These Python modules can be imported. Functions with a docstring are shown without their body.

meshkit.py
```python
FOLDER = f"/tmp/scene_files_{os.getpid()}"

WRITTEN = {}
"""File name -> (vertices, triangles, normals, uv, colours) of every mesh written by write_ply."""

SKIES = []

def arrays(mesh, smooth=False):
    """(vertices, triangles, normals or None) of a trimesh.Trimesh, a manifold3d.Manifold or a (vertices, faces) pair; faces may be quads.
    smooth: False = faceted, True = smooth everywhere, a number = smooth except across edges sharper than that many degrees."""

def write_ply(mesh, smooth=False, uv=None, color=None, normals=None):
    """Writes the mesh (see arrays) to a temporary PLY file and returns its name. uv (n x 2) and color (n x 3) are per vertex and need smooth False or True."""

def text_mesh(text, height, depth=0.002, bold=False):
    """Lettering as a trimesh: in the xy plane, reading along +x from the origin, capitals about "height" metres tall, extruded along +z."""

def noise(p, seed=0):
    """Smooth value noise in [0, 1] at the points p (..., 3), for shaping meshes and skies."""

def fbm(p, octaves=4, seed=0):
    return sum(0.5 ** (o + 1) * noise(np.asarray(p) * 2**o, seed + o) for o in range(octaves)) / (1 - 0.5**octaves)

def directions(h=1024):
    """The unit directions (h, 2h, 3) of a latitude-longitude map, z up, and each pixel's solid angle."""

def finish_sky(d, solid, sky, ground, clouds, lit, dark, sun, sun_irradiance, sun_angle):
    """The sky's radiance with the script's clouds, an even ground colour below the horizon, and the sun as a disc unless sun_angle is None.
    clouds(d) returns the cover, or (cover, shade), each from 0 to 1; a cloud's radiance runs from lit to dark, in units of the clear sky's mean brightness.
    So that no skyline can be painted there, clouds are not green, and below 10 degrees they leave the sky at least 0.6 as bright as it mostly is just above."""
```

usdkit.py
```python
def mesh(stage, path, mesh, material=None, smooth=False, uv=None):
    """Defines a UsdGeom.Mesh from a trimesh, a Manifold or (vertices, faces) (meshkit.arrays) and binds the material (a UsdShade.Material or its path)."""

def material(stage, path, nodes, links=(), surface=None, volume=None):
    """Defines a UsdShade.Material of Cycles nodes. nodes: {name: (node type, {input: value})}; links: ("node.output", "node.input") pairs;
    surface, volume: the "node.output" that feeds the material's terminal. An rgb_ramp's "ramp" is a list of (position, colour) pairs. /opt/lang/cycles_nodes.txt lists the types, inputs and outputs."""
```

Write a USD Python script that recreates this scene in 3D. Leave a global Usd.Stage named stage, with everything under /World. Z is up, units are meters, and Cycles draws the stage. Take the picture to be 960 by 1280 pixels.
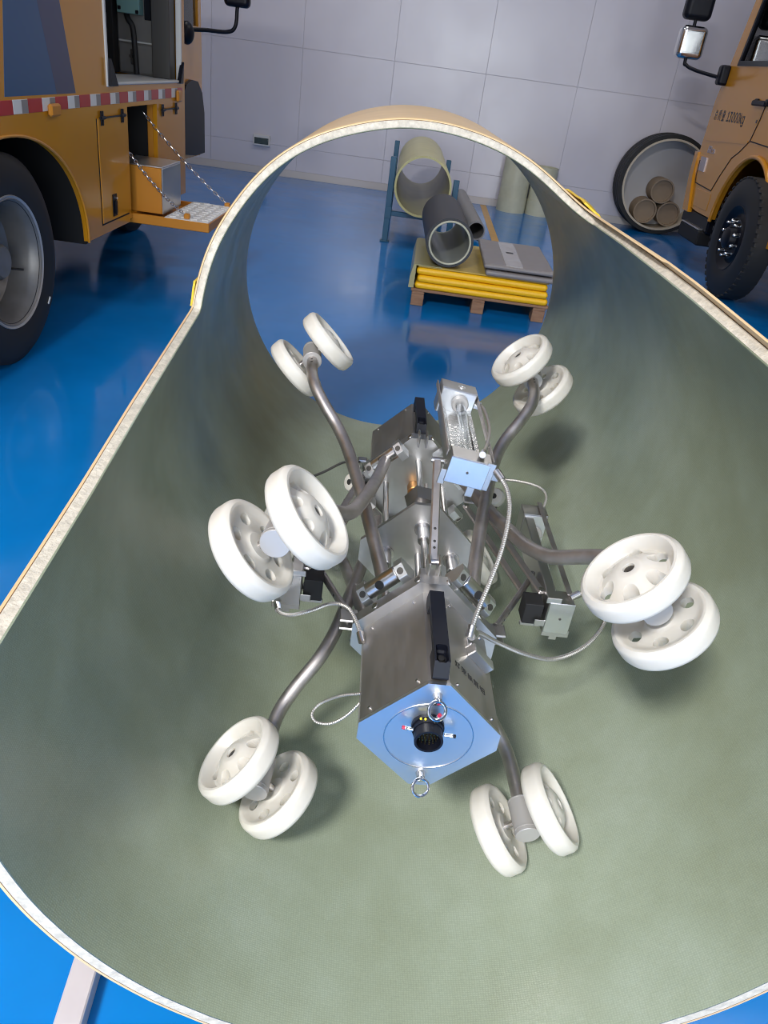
import math, numpy as np, trimesh, usdkit, meshkit
import manifold3d as m3
from pxr import Usd, UsdGeom, UsdLux, UsdShade, Gf, Sdf, Vt
from shapely.geometry import Polygon, Point, box as sbox, LineString
from shapely.ops import unary_union
from shapely import affinity

stage = Usd.Stage.CreateInMemory()
UsdGeom.SetStageUpAxis(stage, UsdGeom.Tokens.z)
UsdGeom.SetStageMetersPerUnit(stage, 1.0)
world = UsdGeom.Xform.Define(stage, '/World')
stage.SetDefaultPrim(world.GetPrim())
UsdGeom.Scope.Define(stage, '/World/Looks')
PI = math.pi
def V(*a): return np.array(a, float)
def unit(v): v = np.asarray(v, float); return v / np.linalg.norm(v)

# ------------------------------------------------------------------ camera
# the pipe runs along +y, its axis 0.77 m above the floor; the two trucks and the back wall are turned 5 degrees from it
CAM = V(-0.2686, 0.0, 1.621)
PITCH, ROLL, YAW, FPX = 0.52639, 0.14106, 0.09623, 949.36
fwd = V(math.sin(YAW) * math.cos(PITCH), math.cos(YAW) * math.cos(PITCH), -math.sin(PITCH))
rt = V(math.cos(YAW), -math.sin(YAW), 0); up = np.cross(rt, fwd)
rt, up = math.cos(ROLL) * rt + math.sin(ROLL) * up, -math.sin(ROLL) * rt + math.cos(ROLL) * up
cam = UsdGeom.Camera.Define(stage, '/World/camera')
M = np.eye(4); M[0, :3], M[1, :3], M[2, :3], M[3, :3] = rt, up, -fwd, CAM
cam.AddTransformOp().Set(Gf.Matrix4d(*M.ravel().tolist()))
cam.CreateHorizontalApertureAttr(36.0); cam.CreateVerticalApertureAttr(48.0)
cam.CreateFocalLengthAttr(36.0 * FPX / 960.0)
cam.CreateClippingRangeAttr(Gf.Vec2f(0.02, 200))
cam.CreateExposureAttr(-0.04)

# ------------------------------------------------------------------ light: ceiling panels of the hall, daylight through the gate behind the photographer
def rect_light(name, pos, target, w, h, power, color):
    l = UsdLux.RectLight.Define(stage, '/World/' + name)
    l.CreateWidthAttr(w); l.CreateHeightAttr(h); l.CreateIntensityAttr(power); l.CreateColorAttr(Gf.Vec3f(*color))
    z = unit(V(*pos) - V(*target)); x = unit(np.cross([0, 1, 0] if abs(z[2]) > 0.9 else [0, 0, 1], z)); y = np.cross(z, x)
    m = np.eye(4); m[0, :3], m[1, :3], m[2, :3], m[3, :3] = x, y, z, pos
    l.AddTransformOp().Set(Gf.Matrix4d(*m.ravel().tolist()))
    return l
WARM, COOL = (1.0, 0.965, 0.93), (0.9, 0.96, 1.0)
rect_light('hall_light', (-2.6, -3.0, 5.7), (-2.6, -3.0, 0), 1.1, 1.1, 255, WARM)
rect_light('hall_light_001', (2.6, -3.0, 5.7), (2.6, -3.0, 0), 1.3, 1.3, 7, WARM)
rect_light('hall_light_002', (-4.9, 2.4, 5.7), (-4.9, 2.4, 0), 1.3, 1.3, 12, WARM)
rect_light('hall_light_003', (3.6, 2.8, 5.7), (3.6, 2.8, 0), 1.3, 1.3, 9, WARM)
rect_light('hall_light_004', (-1.6, 8.6, 5.7), (-1.6, 8.6, 0), 1.3, 1.3, 11.5, WARM)
rect_light('hall_light_005', (2.8, 8.6, 5.7), (2.8, 8.6, 0), 1.3, 1.3, 11.5, WARM)
rect_light('gate_daylight', (0.3, -6.9, 2.2), (0.3, 0, 2.2), 5.0, 4.2, 7.0, COOL)
dome = UsdLux.DomeLight.Define(stage, '/World/sky'); dome.CreateIntensityAttr(0.25); dome.CreateColorAttr(Gf.Vec3f(0.85, 0.92, 1.0))

# ------------------------------------------------------------------ helpers
counts = {}
def numbered(parent, name):
    k = counts.get((parent, name), 0); counts[(parent, name)] = k + 1
    return name if k == 0 else f'{name}_{k:03d}'
BASE = {}
def tagp(prim, **kw):
    for k, v in kw.items():
        if v: prim.SetCustomDataByKey(k, v)
def thing(name, label, cat, base=(0, 0, 0), group=None, kind=None):
    p = '/World/' + numbered('/World', name)
    x = UsdGeom.Xform.Define(stage, p); x.AddTranslateOp().Set(Gf.Vec3d(*map(float, base)))
    BASE[p] = V(*base); tagp(x.GetPrim(), label=label, category=cat, group=group, kind=kind)
    return p
def part(parent, name, mesh, mat, label=None, smooth=35, kind=None):
    """a mesh given in world coordinates, defined under a thing or a part"""
    top = '/'.join(parent.split('/')[:3]); p = parent + '/' + numbered(parent, name)
    if isinstance(mesh, list): mesh = trimesh.util.concatenate([tm(x) for x in mesh])
    mesh = tm(mesh).copy(); mesh.vertices = mesh.vertices - BASE[top]
    m = usdkit.mesh(stage, p, mesh, MAT[mat], smooth=smooth); tagp(m.GetPrim(), label=label, kind=kind)
    return p
def single(name, mesh, mat, label=None, cat=None, group=None, kind=None, smooth=35):
    if isinstance(mesh, list): mesh = trimesh.util.concatenate([tm(x) for x in mesh])
    mesh = tm(mesh).copy(); p = '/World/' + numbered('/World', name)
    b = mesh.bounds.mean(0); b[2] = mesh.bounds[0, 2]; mesh.vertices = mesh.vertices - b
    m = usdkit.mesh(stage, p, mesh, MAT[mat], smooth=smooth); UsdGeom.Xformable(m).AddTranslateOp().Set(Gf.Vec3d(*map(float, b)))
    BASE[p] = b; tagp(m.GetPrim(), label=label, category=cat, group=group, kind=kind)
    return p
def tm(x):
    if isinstance(x, trimesh.Trimesh): return x
    v, f, _ = meshkit.arrays(x); return trimesh.Trimesh(v, f, process=False)
def frame(o, x, y, z):
    m = np.eye(4); m[:3, 0], m[:3, 1], m[:3, 2], m[:3, 3] = x, y, z, o; return m
def moved(mesh, m): mesh = tm(mesh).copy(); mesh.apply_transform(m); return mesh
def axes_for(z, hint=(0.13, 0.2, 0.97)):
    z = unit(z); x = unit(np.cross(hint, z)); return x, np.cross(z, x), z
def rbox(sx, sy, sz, b=0.004):
    """box with chamfered edges, centred"""
    b = min(b, sx / 2.2, sy / 2.2, sz / 2.2)
    pts = []
    for i in (-1, 1):
        for j in (-1, 1):
            for k in (-1, 1):
                for d in ((0, b, b), (b, 0, b), (b, b, 0)):
                    pts.append((i * (sx / 2 - d[0]), j * (sy / 2 - d[1]), k * (sz / 2 - d[2])))
    return trimesh.convex.convex_hull(np.array(pts))
def boxb(lo, hi, b=0.004):
    lo, hi = V(*lo), V(*hi); m = rbox(*(hi - lo), b); m.apply_translation((lo + hi) / 2); return m
def obox(c, x, y, z, sx, sy, sz, b=0.003): return moved(rbox(sx, sy, sz, b), frame(c, x, y, z))
def lathe(profile, n=48):
    """profile: closed (r, z) loop or open from axis to axis"""
    return trimesh.creation.revolve(np.array(profile, float), sections=n)
def rounded(lo, hi, r):
    lo, hi = V(*lo), V(*hi)
    return tm(m3.Manifold.batch_hull([m3.Manifold.sphere(r, 20).translate([float(a), float(b), float(c)]) for a in (lo[0] + r, hi[0] - r) for b in (lo[1] + r, hi[1] - r) for c in (lo[2] + r, hi[2] - r)]))
def cyl(a, b, r, n=24, r2=None, bev=0.0):
    a, b = V(*a), V(*b); h = np.linalg.norm(b - a); r2 = r if r2 is None else r2
    pr = [(0, 0), (r - bev, 0)] + ([(r, bev)] if bev else []) + ([(r2, h - bev)] if bev else []) + [(r2 - bev, h), (0, h)]
    x, y, z = axes_for(b - a); return moved(lathe(pr, n), frame(a, x, y, z))
def ring(c, axis, r, R, h, n=48):
    """hollow cylinder, from c along axis"""
    x, y, z = axes_for(axis); return moved(lathe([(r, 0), (R, 0), (R, h), (r, h), (r, 0)], n), frame(V(*c), x, y, z))
def torus(c, axis, R, r, n=28, k=10):
    a = np.linspace(0, 2 * PI, k + 1); x, y, z = axes_for(axis)
    return moved(lathe(np.stack([R + r * np.cos(a), r * np.sin(a)], 1), n), frame(V(*c), x, y, z))
def spline(pts, n=12):
    P = np.array(pts, float); Q = np.vstack([2 * P[0] - P[1], P, 2 * P[-1] - P[-2]]); out = []
    for i in range(1, len(Q) - 2):
        for t in np.linspace(0, 1, n, endpoint=False):
            a, b, c, d = Q[i - 1:i + 3]
            out.append(0.5 * (2 * b + (c - a) * t + (2 * a - 5 * b + 4 * c - d) * t * t + (3 * b - a - 3 * c + d) * t ** 3))
    return np.array(out + [P[-1]])
def tube(path, r, k=16, caps=True, rfun=None):
    P = np.array(path, float); n = len(P); T = np.gradient(P, axis=0); T /= np.linalg.norm(T, axis=1)[:, None]
    u = axes_for(T[0])[0]; a = np.arange(k) * 2 * PI / k; rows = []
    for i in range(n):
        u = unit(u - T[i] * (u @ T[i])); w = np.cross(T[i], u); rr = r if rfun is None else rfun(i, n)
        rows.append(P[i] + rr * (np.cos(a)[:, None] * u + np.sin(a)[:, None] * w))
    v = np.concatenate(rows); f = []
    for i in range(n - 1):
        for j in range(k):
            p, q = i * k + j, i * k + (j + 1) % k; f += [(p, q, q + k), (p, q + k, p + k)]
    if caps:
        v = np.vstack([v, P[0], P[-1]]); c0, c1 = len(v) - 2, len(v) - 1
        for j in range(k): f += [(c0, (j + 1) % k, j), (c1, (n - 1) * k + j, (n - 1) * k + (j + 1) % k)]
    return trimesh.Trimesh(v, np.array(f), process=False)
def extrude(poly, h, m):
    """shapely polygon extruded 0..h along local z, moved by m"""
    g = [trimesh.creation.extrude_polygon(q, h, engine='earcut') for q in getattr(poly, 'geoms', [poly])]
    return moved(trimesh.util.concatenate(g), m)
def man(mesh):
    mesh = tm(mesh).copy(); mesh.merge_vertices()
    return m3.Manifold(m3.Mesh(np.asarray(mesh.vertices, np.float32), np.asarray(mesh.faces, np.uint32)))
rng = np.random.default_rng(7)

# ------------------------------------------------------------------ materials
MAT = {}
def mat(name, color, rough=0.5, metal=0.0, var=0.0, vscale=6.0, bump=0.0, bscale=200.0, rvar=0.0, color2=None, stretch=None, detail=4.0, bdist=0.002, **kw):
    nodes = {'p': ('principled_bsdf', {'base_color': color, 'roughness': rough, 'metallic': metal, **kw})}; links = []
    if var or color2 is not None or bump or rvar: nodes['tc'] = ('texture_coordinate', {})
    src = 'tc.object'
    if stretch is not None:
        nodes['mp'] = ('mapping', {'scale': stretch}); links.append(('tc.object', 'mp.vector')); src = 'mp.vector'
    if var or color2 is not None:
        c2 = color2 if color2 is not None else tuple(c * (1 - var) for c in color)
        c1 = color if color2 is not None else tuple(min(1, c * (1 + var)) for c in color)
        nodes['n'] = ('noise_texture', {'scale': vscale, 'detail': detail, 'roughness': 0.6}); links.append((src, 'n.vector'))
        nodes['r'] = ('rgb_ramp', {'ramp': [(0.3, c2), (0.7, c1)]}); links += [('n.fac', 'r.fac'), ('r.color', 'p.base_color')]
    if rvar:
        nodes['rn'] = ('noise_texture', {'scale': vscale * 1.7, 'detail': 3.0}); links.append((src, 'rn.vector'))
        nodes['rm'] = ('map_range', {'from_min': 0.3, 'from_max': 0.7, 'to_min': max(0.02, rough - rvar), 'to_max': rough + rvar}); links += [('rn.fac', 'rm.value'), ('rm.result', 'p.roughness')]
    if bump:
        nodes['bn'] = ('noise_texture', {'scale': bscale, 'detail': 3.0}); links.append((src, 'bn.vector'))
        nodes['b'] = ('bump', {'strength': bump, 'distance': bdist}); links += [('bn.fac', 'b.height'), ('b.normal', 'p.normal')]
    MAT[name] = usdkit.material(stage, '/World/Looks/' + name, nodes, links, surface='p.BSDF')
mat('floor_paint', (0.002, 0.170, 0.51), 0.13, var=0.10, vscale=1.3, rvar=0.05, bump=0.03, bscale=2.2, bdist=0.01)
mat('wall_gloss', (0.58, 0.56, 0.62), 0.22, var=0.03, vscale=0.8, rvar=0.05, bump=0.05, bscale=1.6, bdist=0.01)
mat('wall_back_joint', (0.60, 0.58, 0.63), 0.6)
mat('wall_plain', (0.55, 0.55, 0.57), 0.6)
mat('ceiling_paint', (0.62, 0.61, 0.60), 0.8)
mat('base_strip', (0.56, 0.52, 0.50), 0.5)
mat('line_paint', (0.55, 0.30, 0.045), 0.35, var=0.12, vscale=9)
mat('orange_paint', (0.54, 0.228, 0.010), 0.22, coat_weight=0.2, coat_roughness=0.06)
mat('orange_frame', (0.50, 0.20, 0.02), 0.35)
mat('decal_blue', (0.035, 0.09, 0.19), 0.3)
mat('decal_violet', (0.06, 0.065, 0.12), 0.3)
mat('tape_red', (0.42, 0.025, 0.03), 0.3); mat('tape_white', (0.68, 0.68, 0.66), 0.25); mat('tape_grey', (0.25, 0.23, 0.22), 0.3)
mat('black_rubber', (0.012, 0.012, 0.013), 0.62, bump=0.15, bscale=60)
mat('black_plastic', (0.005, 0.006, 0.011), 0.42, specular_ior_level=0.22)
mat('black_matte', (0.006, 0.006, 0.007), 0.75)
mat('rim_grey', (0.20, 0.19, 0.18), 0.42, metal=0.35, var=0.12, vscale=8)
mat('rim_lip', (0.42, 0.42, 0.43), 0.4, metal=0.4)
mat('chrome', (0.75, 0.75, 0.75), 0.12, metal=1.0)
mat('aluminium', (0.66, 0.65, 0.64), 0.34, metal=1.0, bump=0.04, bscale=120)
mat('tread_plate', (0.80, 0.80, 0.79), 0.3, metal=0.35)
mat('lamp_face', (0.72, 0.73, 0.76), 0.24, metal=1.0)
mat('cabinet_grey', (0.16, 0.15, 0.14), 0.5, var=0.12, vscale=4)
mat('cabinet_teal', (0.16, 0.30, 0.28), 0.45)
mat('sill_white', (0.55, 0.55, 0.53), 0.5)
mat('cab_glass_tint', (0.02, 0.025, 0.03), 0.05)
mat('steel_case', (0.44, 0.415, 0.39), 0.48, metal=1.0, var=0.08, vscale=14, rvar=0.06, stretch=(1, 0.25, 1))
mat('steel_tube', (0.48, 0.45, 0.435), 0.46, metal=1.0, var=0.12, vscale=18, rvar=0.06)
mat('steel_bright', (0.62, 0.60, 0.59), 0.24, metal=1.0, bump=0.03, bscale=300)
mat('steel_plate', (0.60, 0.59, 0.58), 0.38, metal=1.0, var=0.08, vscale=10)
mat('front_plate', (0.74, 0.75, 0.77), 0.36, metal=1.0)
mat('lamp_case', (0.60, 0.59, 0.58), 0.32, metal=1.0)
mat('bronze', (0.42, 0.22, 0.08), 0.4, metal=1.0)
mat('nylon', (0.565, 0.54, 0.485), 0.38, var=0.03, vscale=20, subsurface_weight=0.25, subsurface_radius=(0.02, 0.016, 0.012), subsurface_scale=0.3)
mat('nylon_grey', (0.40, 0.39, 0.38), 0.42, metal=0.4)
mat('dark_hole', (0.02, 0.019, 0.018), 0.6)
mat('bolt_dark', (0.10, 0.095, 0.09), 0.45, metal=0.8)
mat('cable_braid', (0.46, 0.44, 0.41), 0.42, metal=0.9)
mat('cable_dark', (0.05, 0.05, 0.045), 0.45)
mat('gold_pin', (0.85, 0.6, 0.22), 0.25, metal=1.0)
mat('red_mark', (0.5, 0.02, 0.06), 0.4); mat('yellow_mark', (0.75, 0.6, 0.03), 0.4); mat('ink', (0.03, 0.03, 0.03), 0.6)
mat('tube_glass', (0.95, 0.96, 0.97), 0.03, transmission_weight=1.0, ior=1.4)
mat('reflector', (0.8, 0.79, 0.77), 0.2, metal=1.0, bump=0.5, bscale=90, bdist=0.004)
mat('pipe_core', (0.53, 0.49, 0.41), 0.75, var=0.22, vscale=60, bump=0.6, bscale=140, bdist=0.003)
mat('pipe_seam', (0.13, 0.06, 0.02), 0.7, var=0.4, vscale=25)
mat('pipe_skin', (0.66, 0.47, 0.25), 0.4, var=0.07, vscale=5)
mat('yellow_film', (0.75, 0.52, 0.02), 0.3, bump=0.5, bscale=45, bdist=0.006)
mat('yellow_pad', (0.88, 0.50, 0.005), 0.42, bump=0.15, bscale=14, bdist=0.01)
mat('yellow_board', (0.50, 0.36, 0.08), 0.5, var=0.12, vscale=6)
mat('film_clear', (0.36, 0.33, 0.16), 0.22, bump=0.4, bscale=20, bdist=0.01)
mat('wood', (0.30, 0.17, 0.10), 0.7, color2=(0.20, 0.105, 0.06), vscale=7, stretch=(1, 6, 6))
mat('cardboard', (0.30, 0.225, 0.155), 0.8, var=0.08, vscale=6)
mat('grey_bag', (0.22, 0.205, 0.205), 0.42, bump=0.3, bscale=9, bdist=0.015)
mat('bag_film', (0.36, 0.35, 0.35), 0.15)
mat('pipe_black', (0.030, 0.032, 0.038), 0.5, bump=0.1, bscale=40)
mat('pipe_inner_grey', (0.30, 0.32, 0.29), 0.3)
mat('pipe_olive', (0.50, 0.47, 0.21), 0.35, var=0.08, vscale=4)
mat('pipe_pale', (0.50, 0.50, 0.38), 0.45, var=0.12, vscale=4)
mat('pipe_grey', (0.24, 0.235, 0.23), 0.45)
mat('rack_blue', (0.012, 0.09, 0.17), 0.4)
mat('ring_cream', (0.52, 0.45, 0.35), 0.55)
mat('ring_back', (0.50, 0.49, 0.50), 0.6)
mat('rail_paint', (0.50, 0.46, 0.47), 0.4, var=0.05, vscale=9)
mat('outlet_white', (0.62, 0.62, 0.62), 0.4); mat('outlet_dark', (0.04, 0.06, 0.06), 0.2)
mat('badge', (0.45, 0.40, 0.42), 0.3, metal=0.7)
# green GRP liner: a woven glass cloth under resin
MAT['pipe_liner'] = usdkit.material(stage, '/World/Looks/pipe_liner', {
    'tc': ('texture_coordinate', {}), 'u': ('attribute', {'attribute': 'weave'}),
    'n': ('noise_texture', {'scale': 2.2, 'detail': 5.0, 'roughness': 0.6}),
    'r': ('rgb_ramp', {'ramp': [(0.3, (0.208, 0.238, 0.160)), (0.5, (0.250, 0.292, 0.214)), (0.72, (0.31, 0.358, 0.288))]}),
    'm': ('mapping', {'scale': (1, 1, 1)}),
    'wa': ('wave_texture', {'bands_direction': 'x', 'scale': 62.0, 'distortion': 3.5, 'detail': 2.0, 'detail_scale': 0.6}),
    'wb': ('wave_texture', {'bands_direction': 'y', 'scale': 78.0, 'distortion': 3.5, 'detail': 2.0, 'detail_scale': 0.6}),
    'mm': ('mix', {'mix_type': 'multiply', 'fac': 1.0}),
    'cn': ('noise_texture', {'scale': 210.0, 'detail': 2.0}),
    'ma': ('mix', {'mix_type': 'mix', 'fac': 0.6}),
    'rc': ('rgb_ramp', {'ramp': [(0.15, (0.84, 0.84, 0.84)), (0.7, (1.1, 1.1, 1.1))]}),
    'cm': ('mix', {'mix_type': 'multiply', 'fac': 1.0}),
    'rn': ('noise_texture', {'scale': 3.0, 'detail': 3.0}),
    'rm': ('map_range', {'from_min': 0.3, 'from_max': 0.7, 'to_min': 0.24, 'to_max': 0.36}),
    'b': ('bump', {'strength': 0.22, 'distance': 0.0015}),
    'p': ('principled_bsdf', {'roughness': 0.3, 'ior': 1.5})},
    [('tc.object', 'n.vector'), ('n.fac', 'r.fac'), ('u.vector', 'wa.vector'), ('u.vector', 'wb.vector'), ('wa.color', 'mm.color1'), ('wb.color', 'mm.color2'),
     ('u.vector', 'cn.vector'), ('mm.color', 'ma.color1'), ('cn.fac', 'ma.color2'), ('ma.color', 'rc.fac'), ('r.color', 'cm.color1'), ('rc.color', 'cm.color2'), ('cm.color', 'p.base_color'),
     ('tc.object', 'rn.vector'), ('rn.fac', 'rm.value'), ('rm.result', 'p.roughness'), ('ma.color', 'b.height'), ('b.normal', 'p.normal')], surface='p.BSDF')
# window pane: clear with a reflection
MAT['pane'] = usdkit.material(stage, '/World/Looks/pane', {'f': ('fresnel', {'IOR': 1.5}), 't': ('transparent_bsdf', {'color': (0.62, 0.66, 0.66)}), 'g': ('glossy_bsdf', {'roughness': 0.03}), 'm': ('mix_closure', {})},
    [('f.fac', 'm.fac'), ('t.BSDF', 'm.closure1'), ('g.BSDF', 'm.closure2')], surface='m.closure')

# ------------------------------------------------------------------ hall frame: S across (to the right), N along the trucks, both turned 5 degrees
TY = math.radians(5.0)
S, N, Z = V(math.cos(TY), -math.sin(TY), 0), V(math.sin(TY), math.cos(TY), 0), V(0, 0, 1)
def H(s, n, z): return S * s + N * n + Z * z
def hall(o=(0, 0, 0)): return frame(H(*o), S, N, Z)
def hbox(lo, hi, b=0.004): return moved(boxb(lo, hi, b), hall())
def hcyl(a, b, r, n=24, **k): return cyl(H(*a), H(*b), r, n, **k)
WN, W0, W1, W2, NB, ZC = 12.39, -7.0, 8.5, 5.8, -7.0, 5.8
def struct(name, mesh, m, **k): return single(name, mesh, m, kind='structure', **k)
struct('floor', hbox((W0, NB, -0.1), (W1, WN + 0.1, 0), 0.001), 'floor_paint')
struct('ceiling', hbox((W0, NB, ZC), (W1, WN + 0.1, ZC + 0.1), 0.001), 'ceiling_paint')
struct('wall_left', hbox((W0 - 0.1, NB, 0), (W0, WN, ZC), 0.001), 'wall_plain')
struct('wall_right', hbox((W1, NB, 0), (W1 + 0.1, WN, ZC), 0.001), 'wall_plain')
# wall behind the photographer with the gate opening
gate = sbox(W0, 0, W1, ZC).difference(sbox(-2.2, 0.05, 2.8, 4.35))
struct('wall_front', extrude(gate, 0.1, frame(H(0, NB, 0), S, Z, -N)), 'wall_plain')
wb = struct('wall_back', hbox((W0, WN + 0.012, 0), (W1, WN + 0.1, ZC), 0.001), 'wall_back_joint')
sx = -2.2 - 1.3 * 4
zs = [0.10, 0.42, 1.70, 2.98, 4.26, ZC - 0.01]
for i in range(13):
    for j in range(len(zs) - 1):
        a, b = max(W0 + 0.01, sx + 1.3 * i), min(W1 - 0.01, sx + 1.3 * (i + 1))
        if b - a < 0.05: continue
        part(wb, 'wall_panel', hbox((a + 0.0016, WN, zs[j] + 0.0016), (b - 0.0016, WN + 0.02, zs[j + 1] - 0.0016), 0.0015), 'wall_gloss', smooth=False)
struct('baseboard_back', hbox((W0, WN - 0.004, 0), (W1, WN + 0.02, 0.10), 0.002), 'base_strip')
# floor line
single('floor_line', hbox((0.63, 7.7, 0.0), (0.72, 12.36, 0.0025), 0.001), 'line_paint', 'straight orange line painted on the blue floor towards the back wall', 'floor marking')

# ------------------------------------------------------------------ the big cut-open pipe
AX = 0.77; R0 = 0.70; YF, YN = 3.526, 0.6945
KT = np.radians([137.6, 142, 148, 155, 162, 170, 178, 186, 194, 202, 210, 218, 226, 234, 242, 250, 257.5])
KY = [2.422, 2.497, 2.545, 2.569, 2.58, 2.586, 2.592, 2.594, 2.586, 2.572, 2.569, 2.556, 2.516, 2.457, 2.389, 2.346, 2.306]
KD = [-0.0037, -0.0154, -0.0181, -0.0152, -0.0118, -0.0085, -0.0035, 0.0029, 0.0091, 0.0158, 0.0249, 0.0322, 0.0337, 0.0295, 0.0232, 0.0122, -0.0011]
rt_y = [YN, 1.34, 1.508, 1.674, 1.867, 2.134, 2.40]; rt_t = np.radians([126.5, 131.4, 133.2, 134.9, 136.0, 137.3, 137.5])
lf_y = [2.30, 2.20, 1.62, 1.267, 1.048, 0.851, YN]; lf_t = np.radians([257.9, 258.2, 259.7, 261.3, 261.7, 261.9, 262.0])
def pipe_boundary():
    """(theta, y) of the front edge, theta rising from the left trough edge under the pipe to the right edge and over the hoop back to the left"""
    b = [(t, YN) for t in np.linspace(lf_t[-1] - 2 * PI, rt_t[0], 150)]
    yy = np.linspace(YN, 2.40, 60)[1:]; b += list(zip(np.interp(yy, rt_y, rt_t), yy))
    from scipy.interpolate import CubicSpline
    cs = CubicSpline(KT, KY); tt = np.linspace(KT[0], KT[-1], 140); b += [(t, float(cs(t))) for t in tt]
    yy = np.linspace(2.29, YN, 60)[:-1]; b += list(zip(np.interp(-yy, -np.array(lf_y), lf_t), yy))
    b.append((lf_t[-1], YN)); b = np.array(b)
    b[:, 0] = np.maximum.accumulate(b[:, 0] + np.arange(len(b)) * 1e-7)
    jag = 0.004 * (meshkit.fbm(np.stack([b[:, 0] * 9, b[:, 1] * 9, np.zeros(len(b))], 1), 4, 3) - 0.5) * 2
    b[:, 1] += np.where(b[:, 1] > YN + 0.002, jag, jag * 0.3)
    return b
from scipy.interpolate import CubicSpline
csd = CubicSpline(KT, KD)
def bulge(t):
    a = np.mod(t, 2 * PI); d = np.where((a > KT[0]) & (a < KT[-1]), csd(np.clip(a, KT[0], KT[-1])), 0.0)
    return d
BD = pipe_boundary()
def pipe_shell(ra, rb, ny=44, lift=0.0):
    n = len(BD); B_ = BD.copy()
    if lift: B_[:, 0] += lift * np.clip((BD[:, 0] - rt_t[0] + 0.02) / 0.02, 0, 1) * np.clip(1 - (BD[:, 0] - rt_t[-1]) / 0.5, 0, 1)
    t = np.linspace(0, 1, ny) ** 1.0; vs = []; wv = []
    for r in (ra, rb):
        th = B_[:, 0][:, None] + 0 * t; y = BD[:, 1][:, None] * (1 - t) + YF * t
        ycut = np.maximum(BD[:, 1], 2.2)[:, None]
        rr = r + bulge(th) * np.clip((YF - y) / (YF - ycut), 0, 1)
        vs.append(np.stack([rr * np.sin(th), y, AX - rr * np.cos(th)], -1).reshape(-1, 3))
        wv.append(np.stack([th * r, y, 0 * y], -1).reshape(-1, 3))
    v = np.concatenate(vs); f = []; K = n * ny
    i, j = np.meshgrid(np.arange(n - 1), np.arange(ny - 1), indexing='ij'); a = (i * ny + j).ravel(); b = a + ny; c = b + 1; d = a + 1
    f.append(np.stack([a, c, b], 1)); f.append(np.stack([a, d, c], 1))            # inner, facing the axis
    f.append(np.stack([a, b, c], 1) + K); f.append(np.stack([a, c, d], 1) + K)    # outer
    k = np.arange(n - 1) * ny; f.append(np.stack([k, k + ny, k + ny + K], 1)); f.append(np.stack([k, k + ny + K, k + K], 1))
    k = k + ny - 1; f.append(np.stack([k, k + ny + K, k + ny], 1)); f.append(np.stack([k, k + K, k + ny + K], 1))
    return trimesh.Trimesh(v, np.concatenate(f), process=False), np.concatenate(wv)
pipe = thing('pipe', 'huge glass-fibre pipe with its upper half cut away, green inside and cream outside', 'pipe', (0, YN, 0.04))
inner, weave = pipe_shell(R0, R0 + 0.0035)
lp = part(pipe, 'liner', inner, 'pipe_liner', 'green woven inner surface', smooth=True)
pv = UsdGeom.PrimvarsAPI(stage.GetPrimAtPath(lp)).CreatePrimvar('weave', Sdf.ValueTypeNames.Vector3fArray, 'vertex')
pv.Set(Vt.Vec3fArray.FromNumpy(weave.astype(np.float32)))
part(pipe, 'core_wall', pipe_shell(R0 + 0.0035, R0 + 0.0235)[0], 'pipe_core', 'rough off-white cut edge', smooth=30)
part(pipe, 'seam_layer', pipe_shell(R0 + 0.0235, R0 + 0.0250)[0], 'pipe_seam', 'thin brown line in the cut edge', smooth=30)
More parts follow.
